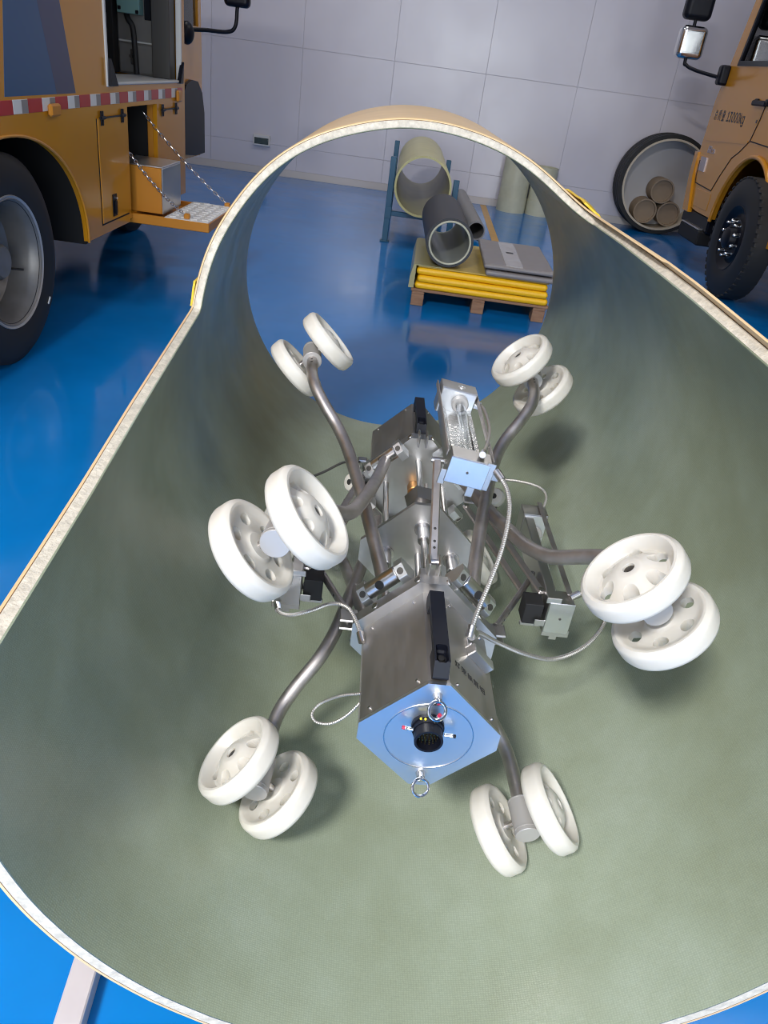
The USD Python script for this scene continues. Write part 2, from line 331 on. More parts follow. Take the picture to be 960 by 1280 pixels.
part(pipe, 'outer_skin', pipe_shell(R0 + 0.0250, R0 + 0.0300, lift=0.030)[0], 'pipe_skin', 'smooth cream outer surface', smooth=30)
def patch(t0, t1, y0, y1, r, h, seed, nt=16, ny=10):
    """a crumpled strip of film lying on the outside of the pipe"""
    tt, yy = np.meshgrid(np.radians(np.linspace(t0, t1, nt)), np.linspace(y0, y1, ny), indexing='ij')
    nz = meshkit.fbm(np.stack([tt * 14, yy * 14, 0 * tt], -1), 3, seed)
    rr = r + bulge(tt) * np.clip((YF - yy) / (YF - 2.3), 0, 1) + h * nz
    top = np.stack([rr * np.sin(tt), yy, AX - rr * np.cos(tt)], -1).reshape(-1, 3); lo = top * 1
    lo[:, 0] -= 0.006 * np.sin(tt).ravel(); lo[:, 2] += 0.006 * np.cos(tt).ravel()
    i, j = np.meshgrid(np.arange(nt - 1), np.arange(ny - 1), indexing='ij'); a = (i * ny + j).ravel(); b = a + ny; K = nt * ny
    f = np.concatenate([np.stack([a, b, b + 1], 1), np.stack([a, b + 1, a + 1], 1), np.stack([a, b + 1, b], 1) + K, np.stack([a, a + 1, b + 1], 1) + K])
    rim = [i * ny for i in range(nt)] + [(nt - 1) * ny + j for j in range(1, ny)] + [i * ny + ny - 1 for i in range(nt - 2, -1, -1)] + [j for j in range(ny - 2, 0, -1)]
    rim = np.array(rim); nx = np.roll(rim, -1)
    f = np.concatenate([f, np.stack([rim, nx + K, nx], 1), np.stack([rim, rim + K, nx + K], 1)])
    return trimesh.Trimesh(np.vstack([top, lo]), f, process=False)
part(pipe, 'yellow_film', patch(141, 118, 2.50, 2.78, R0 + 0.032, 0.02, 5), 'yellow_film', 'crumpled yellow film on the outside by the hoop', smooth=20)
part(pipe, 'yellow_film', patch(252, 258, 2.33, 2.42, R0 + 0.032, 0.012, 6, 6, 6), 'yellow_film', 'yellow scrap on the left side of the hoop', smooth=20)

# stand under the pipe
st = thing('pipe_stand', 'silver square-tube floor frame carrying the cut-open pipe', 'stand', (0, 2.0, 0))
for x0, y0_ in ((-0.645, 0.715), (0.645, 1.06)):
    part(st, 'rail', boxb((x0 - 0.023, y0_, 0.0), (x0 + 0.027, 3.3, 0.05), 0.003), 'rail_paint')
for y in (1.1, 3.0):
    part(st, 'cross_bar', boxb((-0.62, y - 0.03, 0.004), (0.62, y + 0.03, 0.0385), 0.003), 'lamp_case')
    for sgn in (-1, 1):
        a = math.radians(42); c = V(sgn * (R0 + 0.04) * math.sin(a), y, AX - (R0 + 0.04) * math.cos(a))
        part(st, 'saddle', extrude(Polygon([(sgn * 0.35, 0.0385), (sgn * 0.60, 0.0385), (sgn * 0.60, 0.345), (sgn * 0.565, 0.300), (sgn * 0.50, 0.228), (sgn * 0.42, 0.160), (sgn * 0.35, 0.116)]), 0.04, frame(V(0, y + 0.02, 0), V(1, 0, 0), V(0, 0, 1), V(0, -1, 0))), 'lamp_case')

# ------------------------------------------------------------------ the wheeled lamp robot in the pipe
RO = V(-0.027, 1.02, 0.547); ey = unit(V(0.03, 1, 0.012)); ex = unit(V(1, 0, 0) - ey[0] * ey); ez = np.cross(ex, ey)
def Rb(x, y, z): return RO + ex * x + ey * y + ez * z
q2 = math.sqrt(0.5)
DIR = {'UL': (-ex + ez) * q2, 'UR': (ex + ez) * q2, 'LL': (-ex - ez) * q2, 'LR': (ex - ez) * q2}
TAN = {'UL': DIR['UR'], 'LR': DIR['UR'], 'UR': DIR['UL'], 'LL': DIR['UL']}
def F(k, d, y, t=0.0): return RO + DIR[k] * d + ey * y + TAN[k] * t
RF = frame(RO, ex, -ez, ey)                                   # local x, -z, depth along the robot
def octagon(h, c):                                            # diamond with flats: h = half height over the flats, c = half flat
    return Polygon([(-h, -c), (-h, c), (-c, h), (c, h), (h, c), (h, -c), (c, -h), (-c, -h)])
def oct_block(h, c, y0, y1, holes=()):
    p = octagon(h, c)
    for (x, z, r) in holes: p = p.difference(Point(x, -z).buffer(r, 12))
    return extrude(p, y1 - y0, frame(Rb(0, y0, 0), ex, -ez, ey))
rob = thing('pipe_robot', 'steel wheeled pipe robot with eight legs and white wheels inside the cut-open pipe', 'robot', (RO[0], RO[1], 0.08))
def housing(y0, y1, name):
    h = part(rob, name, oct_block(0.133, 0.020, y0, y1), 'steel_case', smooth=False)
    for k in ('UL', 'UR'):
        for t in (-0.056, 0.056):
            for y in (y0 + 0.016, y1 - 0.016):
                part(h, 'screw', cyl(F(k, 0.1055, y, t), F(k, 0.1115, y, t), 0.0042, 10, r2=0.003), 'steel_bright')
    return h
hz = housing(0.004, 0.268, 'housing')
hr = housing(1.0, 1.275, 'housing')
fp = part(rob, 'front_plate', oct_block(0.1345, 0.0205, -0.004, 0.0035), 'front_plate', 'bright brushed end plate', smooth=False)
part(fp, 'groove_ring', ring(Rb(0, -0.0040, 0), -ey, 0.0835, 0.0855, 0.0014, 72), 'steel_bright')
# connector
pc = (-0.006, 0.030)
part(fp, 'socket_flange', ring(Rb(pc[0], -0.004, pc[1]), -ey, 0.0215, 0.031, 0.008), 'black_plastic')
part(fp, 'connector', [ring(Rb(pc[0], -0.010, pc[1]), -ey, 0.0245, 0.0285, 0.012), ring(Rb(pc[0], -0.022, pc[1]), -ey, 0.0225, 0.0268, 0.022), cyl(Rb(pc[0], -0.008, pc[1]), Rb(pc[0], -0.020, pc[1]), 0.0235)], 'black_plastic', 'round black multi-pin connector')
pins = []
for rr, nn in ((0.017, 14), (0.012, 10), (0.007, 6)):
    for i in range(nn):
        a = 2 * PI * i / nn; p0 = (pc[0] + rr * math.cos(a), pc[1] + rr * math.sin(a)); pins.append(cyl(Rb(p0[0], -0.019, p0[1]), Rb(p0[0], -0.034, p0[1]), 0.0009, 6))
part(fp, 'pin_field', pins, 'gold_pin', 'ring of gold contact pins', kind='stuff')
for (dx, dz, mname) in ((-0.034, 0.006, 'red_mark'), (0.010, 0.034, 'red_mark'), (0.036, -0.002, 'black_plastic')):
    c0 = Rb(pc[0] + dx * 0.85, -0.022, pc[1] + dz * 0.85); c1 = Rb(pc[0] + dx * 1.25, -0.022, pc[1] + dz * 1.25)
    part(fp, 'lever', [cyl(c0, c1, 0.0035, 10), trimesh.Trimesh(*[moved(trimesh.creation.icosphere(1, 0.0042), frame(c1, ex, ey, ez)).vertices, trimesh.creation.icosphere(1, 0.0042).faces], process=False)], 'chrome')
    part(fp, 'lever_tip', cyl(c1, c1 + unit(c1 - c0) * 0.007, 0.0036, 10), mname)
for dx in (-0.007, 0.0015):
    part(fp, 'yellow_dot', cyl(Rb(pc[0] - 0.010 + dx, -0.016, pc[1] + 0.027), Rb(pc[0] - 0.0105 + dx, -0.016, pc[1] + 0.0295), 0.0022, 10), 'yellow_mark')
for z in (0.106, -0.101):
    part(fp, 'eye_bolt', [cyl(Rb(0, -0.004, z), Rb(0, -0.016, z), 0.0105, 20, r2=0.0085), cyl(Rb(0, -0.014, z), Rb(0, -0.020, z - 0.002), 0.0075, 16), torus(Rb(0, -0.030, z - 0.010), unit(ex * 0.25 + ey * -0.75 + ez * 0.62), 0.0165, 0.0032)], 'chrome', 'chrome lifting eye')
# handles on the ridges
def handle(y0, y1):
    zt = 0.133; prof = Polygon([(y0 + 0.010, zt), (y0, zt + 0.012), (y0 + 0.012, zt + 0.044), (y1 - 0.018, zt + 0.044), (y1, zt + 0.010), (y1 - 0.008, zt)])
    hole = Polygon([(y0 + 0.075, zt - 0.01), (y0 + 0.062, zt + 0.026), (y1 - 0.048, zt + 0.026), (y1 - 0.038, zt - 0.01)])
    body = man(extrude(prof.difference(hole).buffer(-0.003).buffer(0.003), 0.029, frame(Rb(-0.0145, 0, 0), ey, ez, ex)))
    rec = man(obox(Rb(0, y0 + 0.034, zt + 0.043), ex, ey, ez, 0.022, 0.046, 0.034, 0.004))
    h = part(rob, 'handle', body - rec, 'black_plastic', 'black plastic carrying handle', smooth=30)
    part(h, 'screw', [cyl(Rb(0, y0 + 0.034, zt + 0.0255), Rb(0, y0 + 0.034, zt + 0.031), 0.0065, 14), ring(Rb(0, y0 + 0.034, zt + 0.0255), ez, 0.008, 0.0095, 0.004, 20)], 'black_matte')
handle(0.0, 0.238); handle(1.02, 1.25)
# cable bracket and lettering on the upper right face of the front housing
UR = 'UR'
br = part(rob, 'cable_bracket', [obox(F(UR, 0.118, 0.160, -0.030), TAN[UR], ey, DIR[UR], 0.066, 0.026, 0.022, 0.002), obox(F(UR, 0.110, 0.187, -0.030), TAN[UR], ey, DIR[UR], 0.066, 0.030, 0.006, 0.001)], 'lamp_case', 'metal cable clamp block')
for t in (-0.052, -0.030, -0.008): part(br, 'screw', cyl(F(UR, 0.1125, 0.188, t), F(UR, 0.117, 0.188, t), 0.004, 10), 'steel_bright')
GLY = {  # hand-drawn strokes on a 10 x 10 field (x right, y up): the faint marking on the housing
 'a': [((1, 8), (2, 6)), ((4, 8), (3, 6)), ((2.4, 9.5), (2.4, 4)), ((2.4, 4), (0.8, 0.5)), ((2.4, 4), (4, 1)), ((4.8, 8.5), (9.5, 8.5)), ((7.2, 8.5), (7.2, 0.8)), ((7.2, 0.8), (5.8, 1.4))],
 'b': [((0.8, 9), (5, 9)), ((3, 9.8), (1, 6)), ((4.8, 9), (4.4, 6.2)), ((6, 9), (9, 9)), ((6, 9), (6, 6.2)), ((9, 9), (9, 6.2)), ((6, 6.2), (9, 6.2)), ((0.5, 4.6), (9.5, 4.6)), ((5, 5.8), (5, 0.2)), ((5, 4.4), (1, 0.8)), ((5, 4.4), (9, 0.8))],
 'c': [((2, 9.5), (3, 8)), ((8, 9.5), (7, 8)), ((0.5, 7.6), (9.5, 7.6)), ((1.5, 6), (1.5, 0.4)), ((1.5, 6), (4.5, 6)), ((4.5, 6), (4.5, 0.4)), ((1.5, 4), (4.5, 4)), ((1.5, 2.2), (4.5, 2.2)), ((6.4, 6), (6.4, 1.6)), ((8.6, 6.4), (8.6, 0.4))],
 'd': [((1, 9), (3.6, 9)), ((1, 9), (1, 0.5)), ((3.6, 9), (3.6, 0.5)), ((1, 6), (3.6, 6)), ((1, 3), (3.6, 3)), ((5, 8.8), (9.5, 8.8)), ((7.2, 9.6), (7.2, 0.4)), ((5, 6.6), (9.4, 6.6)), ((5, 4.2), (9.4, 4.2)), ((5.2, 1.4), (9.4, 1.4))],
 'e': [((2, 9.4), (0.8, 5.6)), ((1, 7.4), (4.4, 7.4)), ((2.6, 7.4), (2.6, 0.4)), ((0.6, 4.2), (4.6, 4.2)), ((5.6, 9), (9.4, 9)), ((5.6, 9), (5.6, 0.6)), ((9.4, 9), (9.4, 0.6)), ((5.6, 5), (9.4, 5)), ((5.6, 0.8), (9.4, 0.8))],
}
def glyph(key, size, m, w=0.9, h=0.0006):
    g = unary_union([LineString(s).buffer(w / 2, cap_style='flat') for s in GLY[key]])
    return extrude(affinity.scale(g, size / 10, size / 10, origin=(0, 0)), h, m)
txt = [glyph(k, 0.0175, frame(F(UR, 0.1084, 0.072, 0.056 - 0.0208 * i), -TAN[UR], ey, DIR[UR])) for i, k in enumerate('abcde')]
part(rob, 'lettering', txt, 'ink', 'black lettering printed along the housing', smooth=False, kind='stuff')
# flanges, clevises
def flange(y0, y1, yp, sgn):
    f = part(rob, 'flange', oct_block(0.158, 0.030, y0, y1), 'steel_plate', 'thick machined flange', smooth=False)
    for k in DIR:
        for t in (0.085, -0.030): part(f, 'bolt', [cyl(F(k, 0.118, (y0 + y1) / 2, t), F(k, 0.1345, (y0 + y1) / 2, t), 0.0095, 16, r2=0.0075)], 'steel_bright')
        for t in (-0.052, 0.052):
            c = F(k, 0, yp, t)
            pl = Polygon([(0.112, -0.021), (0.139, -0.021), (0.160, 0.000), (0.160, 0.021), (0.112, 0.021)]).buffer(-0.0015).buffer(0.0015, 2)
            e = part(f, 'clevis_ear', extrude(pl, 0.022, frame(F(k, 0, yp, t - 0.011), DIR[k], np.cross(TAN[k], DIR[k]) * (1 if np.cross(TAN[k], DIR[k]) @ ey > 0 else -1), TAN[k] * (1 if np.cross(TAN[k], DIR[k]) @ ey > 0 else -1)) if np.cross(TAN[k], DIR[k]) @ ey > 0 else frame(F(k, 0, yp, t + 0.011), DIR[k], ey, -TAN[k])), 'front_plate', smooth=False)
            nn = unit(DIR[k] - ey); c = F(k, 0.1495, yp - 0.0105, t)
            part(f, 'pin_end', cyl(c, c + nn * 0.0012, 0.0078, 16), 'bolt_dark', 'dark end of the pivot pin')
    return f
ff = flange(0.268, 0.298, 0.335, 1)
fr = flange(0.965, 1.0, 0.93, -1)
# screw, guide rods, moving plates
part(rob, 'lead_screw', cyl(Rb(0, 0.298, 0), Rb(0, 0.965, 0), 0.010, 20), 'steel_bright')
part(rob, 'bronze_nut', [cyl(Rb(0, 0.925, 0), Rb(0, 0.965, 0), 0.021, 24, bev=0.002), cyl(Rb(0, 0.905, 0), Rb(0, 0.93, 0), 0.0155, 6)], 'bronze', 'bronze nut on the screw')
RODS = [(0, 0.085), (0.085, 0), (-0.085, 0), (0, -0.085)]
for (x, z) in RODS: part(rob, 'guide_rod', cyl(Rb(x, 0.298, z), Rb(x, 0.965, z), 0.0085, 20), 'steel_bright', 'polished guide rod')
mp = part(rob, 'moving_plate', oct_block(0.152, 0.030, 0.600, 0.612), 'steel_plate', 'machined diamond plate between the flanges', smooth=False)
for (x, z) in RODS: part(mp, 'bushing', [cyl(Rb(x, 0.540, z), Rb(x, 0.600, z), 0.0155, 20, bev=0.002), cyl(Rb(x, 0.592, z), Rb(x, 0.600, z), 0.022, 20), cyl(Rb(x, 0.612, z), Rb(x, 0.690, z), 0.0155, 20)], 'steel_bright')
hb = man(cyl(Rb(0, 0.690, 0.085), Rb(0, 0.742, 0.085), 0.040, 6, r2=0.046)); part(rob, 'bushing_block', [hb, cyl(Rb(0, 0.600, 0.085), Rb(0, 0.690, 0.085), 0.0165, 24, r2=0.019)], 'steel_bright', 'six-sided bushing block on the upper rod', smooth=False)
part(rob, 'push_rod', cyl(Rb(0.03, 0.612, 0.03), Rb(0.03, 0.93, 0.03), 0.006, 14), 'steel_tube')
part(rob, 'centre_box', obox(Rb(0, 0.33, 0.118), ex, ey, ez, 0.05, 0.06, 0.03, 0.003), 'steel_plate')

# wheels
def wheel_mesh():
    R, W = 0.098, 0.048
    pr = [(0.0, -0.018), (0.027, -0.018), (0.034, -0.013), (0.062, -0.0125), (0.072, -0.016), (0.080, -W / 2 + 0.0015), (0.084, -W / 2), (0.088, -W / 2), (0.0955, -W / 2 + 0.006), (R, -W / 2 + 0.013), (R, W / 2 - 0.013),
          (0.0955, W / 2 - 0.006), (0.088, W / 2), (0.083, W / 2), (0.080, W / 2 - 0.003), (0.071, 0.005), (0.067, 0.001), (0.061, 0.001), (0.052, 0.008), (0.040, 0.0165), (0.026, 0.0225), (0.021, 0.0238), (0.0, 0.0238)]
    m = man(lathe(pr, 64))
    for i in range(6):
        a = 2 * PI * (i + 0.5) / 6; c = V(math.cos(a), math.sin(a), 0)
        hole = m3.Manifold.cylinder(0.08, 0.0142, 0.0142, 24, True).scale([0.86, 1.05, 1.0]).rotate([0, 0, math.degrees(a)]).translate((c * 0.0565).tolist())
        scoop = m3.Manifold.cylinder(0.05, 0.0100, 0.0330, 24, False).scale([0.95, 1.0, 1.0]).rotate([0, 0, math.degrees(a)]).translate((c * 0.0565 + V(0, 0, -0.006)).tolist())
        m = m - hole - scoop
    m = m - m3.Manifold.cylinder(0.02, 0.0115, 0.0115, 24, False).translate([0, 0, 0.016])
    return tm(m)
WM = wheel_mesh()
WP = dict(C=((-0.337, 1.150, 0.885), (0.745, -0.05, 0.66)), D=((0.343, 1.100, 0.843), (0.66, -0.05, -0.75)), A=((-0.347, 1.110, 0.296), (0.690, -0.05, -0.72)), B=((0.239, 1.090, 0.238), (0.775, 0.0, 0.63)),
          E=((-0.337, 2.230, 0.845), (0.70, 0.10, 0.70)), Fw=((0.338, 2.209, 0.863), (0.695, 0.065, -0.717)), G=((-0.335, 2.15, 0.295), (0.69, 0.05, -0.72)), Hh=((0.212, 2.07, 0.232), (0.775, 0.0, 0.63)))
PATH = [(0.0, 0.140), (0.06, 0.148), (0.2, 0.175), (0.32, 0.203), (0.42, 0.229), (0.50, 0.254), (0.565, 0.292), (0.615, 0.350), (0.66, 0.394), (0.71, 0.415), (0.78, 0.424)]
LEGS = dict(C=('UL', True), D=('UR', True), A=('LL', True), B=('LR', True), E=('UL', False), Fw=('UR', False), G=('LL', False), Hh=('LR', False))
for key, (k, rear) in LEGS.items():
    P = V(*WP[key][0]); ax = unit(WP[key][1]); rel = P - RO
    dW, yW, tW = rel @ DIR[k], rel @ ey, rel @ TAN[k]
    y0, sg = (0.93, -1) if rear else (0.335, 1); L = abs(yW - y0)
    sc = (L - 0.05) / 0.785; dd = dW - 0.432
    pts = []
    for s, d in PATH:
        pts.append(F(k, d + dd * min(1, s / 0.7), y0 + sg * s * sc, tW * min(1, max(0, s / 0.6))))
    hubdir = unit(pts[-1] - pts[-2]); pts.append(P - hubdir * 0.02); path = spline(pts, 8)
    leg = part(rob, 'leg', tube(path, 0.0165, 20), 'steel_tube', smooth=50)
    part(leg, 'pivot_barrel', [cyl(F(k, 0.142, y0, -0.040), F(k, 0.142, y0, 0.040), 0.0190, 28, bev=0.001)], 'steel_bright', smooth=40)
    part(leg, 'barrel_hole', cyl(F(k, 0.150, y0 - 0.0155, -0.004), F(k, 0.1515, y0 - 0.0183, -0.004), 0.0100, 18), 'black_matte', smooth=30)
    part(leg, 'hub_collar', [cyl(P - hubdir * 0.042, P + hubdir * 0.040, 0.0275, 32, bev=0.001), ring(P + hubdir * 0.028, hubdir, 0.0272, 0.0285, 0.002, 32), ring(P - hubdir * 0.041, hubdir, 0.0272, 0.0285, 0.002, 32)], 'nylon_grey', 'grey cylindrical hub', smooth=40)
    side = unit(np.cross(hubdir, [0.2, -0.5, 0.8]) * (1 if key in 'BE' else -1)); top_ = unit((CAM * 0 + V(-0.1, -0.5, 0.8)) - hubdir * (hubdir @ V(-0.1, -0.5, 0.8)))
    for b in (0.058, 0.078):
        c = P - hubdir * b; part(leg, 'set_screw', cyl(c + top_ * 0.0140, c + top_ * 0.0162, 0.0035, 10), 'bolt_dark')
    part(leg, 'axle', cyl(P - ax * 0.07, P + ax * 0.07, 0.0080, 16), 'steel_bright')
    for sgn in (-1, 1):
        z = ax * sgn; x, y, z = axes_for(z, unit(V(0.3, 0.8, 0.1))); c = P + z * 0.0635
        m = frame(c, x, y, z); w = part(leg, 'wheel', moved(WM, m), 'nylon', 'white nylon wheel with six holes', smooth=35)
        part(leg, 'axle_bolt', [cyl(c + z * 0.0150, c + z * 0.0185, 0.0108, 18), cyl(c + z * 0.0185, c + z * 0.0200, 0.0045, 6)], 'bolt_dark')

# lamp units around the waist: end boxes, rails, reflector and glass tube
def lamp_unit(rad, tng, r0, y0, y1, lean=0.0):
    """rad: outward direction; tng: sideways; r0: distance of the base from the axis"""
    def Q(t, y, r): return RO + rad * r + ey * y + tng * (t + lean)
    def ob(t, y, r, st_, sy, sr, b=0.0015): return obox(Q(t, y, r), tng, ey, rad, st_, sy, sr, b)
    u = part(rob, 'lamp_tray', [ob(0, (y0 + y1) / 2, r0 + 0.002, 0.082, y1 - y0 - 0.10, 0.004), ob(-0.040, (y0 + y1) / 2, r0 + 0.012, 0.003, y1 - y0 - 0.10, 0.022), ob(0.040, (y0 + y1) / 2, r0 + 0.012, 0.003, y1 - y0 - 0.10, 0.022)], 'lamp_case', 'long metal lamp tray', smooth=False)
    part(u, 'reflector', [ob(0, (y0 + y1) / 2, r0 + 0.006, 0.066, y1 - y0 - 0.12, 0.004), obox(Q(-0.030, (y0 + y1) / 2, r0 + 0.015), unit(tng - 0.8 * rad), ey, unit(rad + 0.8 * tng), 0.028, y1 - y0 - 0.12, 0.002, 0.0005), obox(Q(0.030, (y0 + y1) / 2, r0 + 0.015), unit(tng + 0.8 * rad), ey, unit(rad - 0.8 * tng), 0.028, y1 - y0 - 0.12, 0.002, 0.0005)], 'reflector', 'crinkled bright reflector', smooth=False)
    part(u, 'near_box', [ob(0, y0 + 0.028, r0 + 0.028, 0.090, 0.052, 0.062), ob(0.042, y0 + 0.0005, r0 + 0.030, 0.020, 0.003, 0.066), ob(-0.052, y0 + 0.001, r0 + 0.006, 0.016, 0.003, 0.036), ob(0.016, y0 + 0.001, r0 - 0.012, 0.018, 0.003, 0.030)], 'lamp_case', smooth=False)
    if abs(rad @ ez) < 0.5: part(u, 'terminal_block', [ob(0.004, y0 + 0.040, r0 - 0.030, 0.058, 0.050, 0.044)], 'black_matte', 'black terminal block under the lamp box', smooth=False)
    if abs(rad @ ez) < 0.5: part(u, 'block_flange', ob(0.036, y0 + 0.022, r0 - 0.030, 0.010, 0.010, 0.050), 'lamp_case', smooth=False)
    part(u, 'face_plate', ob(-0.004, y0 - 0.001, r0 + 0.028, 0.088, 0.004, 0.062), 'lamp_face', 'bright end plate of the lamp box', smooth=False)
    part(u, 'plate_screw', cyl(Q(-0.004, y0 - 0.003, r0 + 0.03), Q(-0.004, y0 - 0.0045, r0 + 0.03), 0.003, 10), 'bolt_dark')
    part(u, 'far_box', [ob(0, y1 - 0.028, r0 + 0.032, 0.094, 0.056, 0.070)], 'lamp_case', smooth=False)
    part(u, 'far_plate', ob(0, y1 - 0.058, r0 + 0.032, 0.090, 0.003, 0.066), 'front_plate', smooth=False)
    part(u, 'box_hole', ring(Q(0.006, y1 - 0.030, r0 + 0.0672), rad, 0.006, 0.0095, 0.0012, 20), 'front_plate')
    part(u, 'lamp_socket', [cyl(Q(0.008, y1 - 0.060, r0 + 0.036), Q(0.008, y1 - 0.076, r0 + 0.036), 0.022, 24, bev=0.003), cyl(Q(0.008, y0 + 0.054, r0 + 0.036), Q(0.008, y0 + 0.068, r0 + 0.036), 0.018, 24, bev=0.003)], 'nylon_grey')
    part(u, 'glass_tube', ring(Q(0.008, y0 + 0.060, r0 + 0.036), ey, 0.0105, 0.0125, y1 - y0 - 0.128, 24), 'tube_glass', 'clear glass lamp tube')
    for t in (-0.052, 0.052):
        part(u, 'side_rail', ob(t, (y0 + y1) / 2 + 0.02, r0 + 0.050, 0.004, y1 - y0 - 0.02, 0.014), 'steel_tube', smooth=False)
    for yy in (y0 + 0.012, y1 - 0.03):
        part(u, 'cable_clip', ob(0.058, yy, r0 + 0.030, 0.024, 0.006, 0.020), 'lamp_case', smooth=False)
    return Q
LT = unit(ex * 0.05 + ez * 0.35); TT = unit(np.cross(ey, LT))
lamp_unit(unit(ez * 0.33 + ex * 0.05), unit(np.cross(ey, unit(ez * 0.33 + ex * 0.05))), 0.322, 0.42, 0.85)
lamp_unit(ex, -ez * 1.0, 0.300, 0.395, 0.85)
lamp_unit(-ex, -ez, 0.285, 0.400, 0.85)
lamp_unit(-ez, ex, 0.300, 0.42, 0.85)
# scissor links from the flange corners to the lamps
def link(rad, tng, t, a, b, w=0.012, h=0.020):
    A, B = RO + rad * a[0] + ey * a[1] + tng * t, RO + rad * b[0] + ey * b[1] + tng * t
    d = unit(B - A); nrm = unit(np.cross(tng, d)); c = (A + B) / 2
    l = part(rob, 'link', [obox(c, tng, d, nrm, h, np.linalg.norm(B - A) + w, w, 0.003)], 'steel_tube', 'flat steel scissor link', smooth=False)
    sg_ = 1 if nrm @ rad < 0 else -1
    for P in (A, B): part(l, 'pivot', cyl(P - tng * (h / 2 + 0.004), P + tng * (h / 2 + 0.004), 0.007, 14), 'steel_bright')
    for s in (0.12, 0.18, 0.3): part(l, 'hole', cyl(A + (B - A) * s - nrm * (w / 2) * sg_, A + (B - A) * s - nrm * (w / 2 + 0.0006) * sg_, 0.0032, 10), 'dark_hole')
for (rad, tng, r0) in ((ez, ex, 0.30), (ex, -ez, 0.29), (-ex, ez, 0.275), (-ez, -ex, 0.29)):
    link(rad, tng, 0.0, (0.168, 0.335), (r0, 0.56))
    if rad @ ez < 0.9:
        for t in (-0.030, 0.030): link(rad, tng, t, (0.16, 0.93), (r0, 0.46), 0.020, 0.008)
    for yy in (0.318, 0.945):
        hl = part(rob, 'hinge_lug', [obox(RO + rad * 0.168 + ey * yy + tng * t, tng, ey, rad, 0.006, 0.044, 0.040, 0.003) for t in (-0.011, 0.011)], 'lamp_case', 'pair of small hinge lugs', smooth=False)
# small white rollers on their brackets
for (c, a, foot) in ((Rb(0.244, 0.955, 0.0), unit(V(-0.5, -0.6, 0.65)), Rb(0.19, 0.86, -0.03)), (Rb(-0.184, 0.95, 0.0), unit(V(-0.75, -0.55, 0.35)), Rb(-0.15, 0.93, 0.0))):
    r = part(rob, 'roller', moved(lathe([(0, -0.016), (0.022, -0.016), (0.029, -0.009), (0.030, 0.002), (0.025, 0.011), (0.013, 0.014), (0, 0.014)], 28), frame(c, *axes_for(a))), 'nylon', 'small white roller', smooth=40)
    part(r, 'roller_bolt', cyl(c + a * 0.0140, c + a * 0.0152, 0.0085, 14), 'dark_hole')
    d = unit(foot - c); w = unit(np.cross(d, a))
    part(r, 'roller_bracket', [obox((c + foot) / 2 - a * 0.021, w, d, a, 0.030, np.linalg.norm(foot - c) + 0.03, 0.006, 0.002), cyl(c - a * 0.02, c, 0.006, 12)], 'bolt_dark', smooth=False)
part(rob, 'cable_socket', [cyl(Rb(-0.133, 1.06, 0.01), Rb(-0.172, 1.06, 0.012), 0.011, 16), obox(Rb(-0.160, 1.06, 0.011), ex, ey, ez, 0.03, 0.03, 0.03, 0.004)], 'lamp_case')
# metal-braided cables
CAB = [
 [(0.099, 1.431, 0.907), (0.118, 1.398, 0.888), (0.123, 1.359, 0.856), (0.111, 1.307, 0.798), (0.088, 1.258, 0.744), (0.065, 1.215, 0.699), (0.053, 1.186, 0.664)],
 [(0.058, 1.186, 0.660), (0.078, 1.216, 0.645), (0.128, 1.247, 0.6), (0.204, 1.271, 0.553), (0.282, 1.301, 0.518), (0.347, 1.329, 0.524), (0.396, 1.366, 0.543), (0.425, 1.408, 0.567), (0.408, 1.428, 0.598), (0.369, 1.439, 0.609), (0.343, 1.435, 0.6)],
 [(0.36, 1.86, 0.579), (0.37, 1.883, 0.62), (0.351, 1.897, 0.641), (0.302, 1.907, 0.649), (0.249, 1.911, 0.649), (0.204, 1.911, 0.641)],
 [(0.105, 1.841, 0.901), (0.111, 1.749, 0.921), (0.11, 1.644, 0.918), (0.09, 1.544, 0.921), (0.064, 1.452, 0.938)],
 [(-0.348, 1.413, 0.52), (-0.34, 1.386, 0.521), (-0.311, 1.364, 0.534), (-0.267, 1.35, 0.563), (-0.225, 1.338, 0.595), (-0.19, 1.314, 0.606), (-0.168, 1.277, 0.593), (-0.158, 1.242, 0.58)],
 [(-0.158, 1.096, 0.568), (-0.197, 1.113, 0.541), (-0.234, 1.124, 0.505), (-0.248, 1.11, 0.489), (-0.236, 1.097, 0.481), (-0.207, 1.091, 0.488), (-0.179, 1.094, 0.51), (-0.155, 1.102, 0.539)],
 [(-0.321, 1.818, 0.637), (-0.269, 1.896, 0.626), (-0.214, 1.977, 0.621), (-0.165, 2.052, 0.590)],
 [(-0.31, 1.62, 0.60), (-0.27, 1.66, 0.60), (-0.22, 1.70, 0.60), (-0.17, 1.74, 0.60)]]
CR = [0.0055, 0.0055, 0.0042, 0.0045, 0.0048, 0.0032, 0.0036, 0.0034]
for i, (c, r) in enumerate(zip(CAB, CR)):
    p = spline(c, 60 if i < 6 else 14)
    L = np.r_[0, np.cumsum(np.linalg.norm(np.diff(p, axis=0), axis=1))]; n = int(L[-1] / 0.0022) if i < 6 else 40
    p = np.stack([np.interp(np.linspace(0, L[-1], n), L, p[:, j]) for j in range(3)], 1)
    part(rob, 'cable', tube(p, r, 8, rfun=(lambda a, b, r=r: r * (1.0 if a % 2 else 0.84)) if i < 6 else None), 'cable_braid' if i < 6 else 'cable_dark', 'ribbed metal cable sheath' if i < 6 else 'thin dark cable', smooth=False if i < 6 else True)
    if i < 5:
        for e, f_ in ((0, 1), (-1, -2)): part(rob, 'cable_gland', cyl(p[e] + unit(p[e] - p[4 * f_]) * 0.006, p[e] - unit(p[e] - p[4 * f_]) * 0.018, r * 1.6, 12), 'steel_bright')

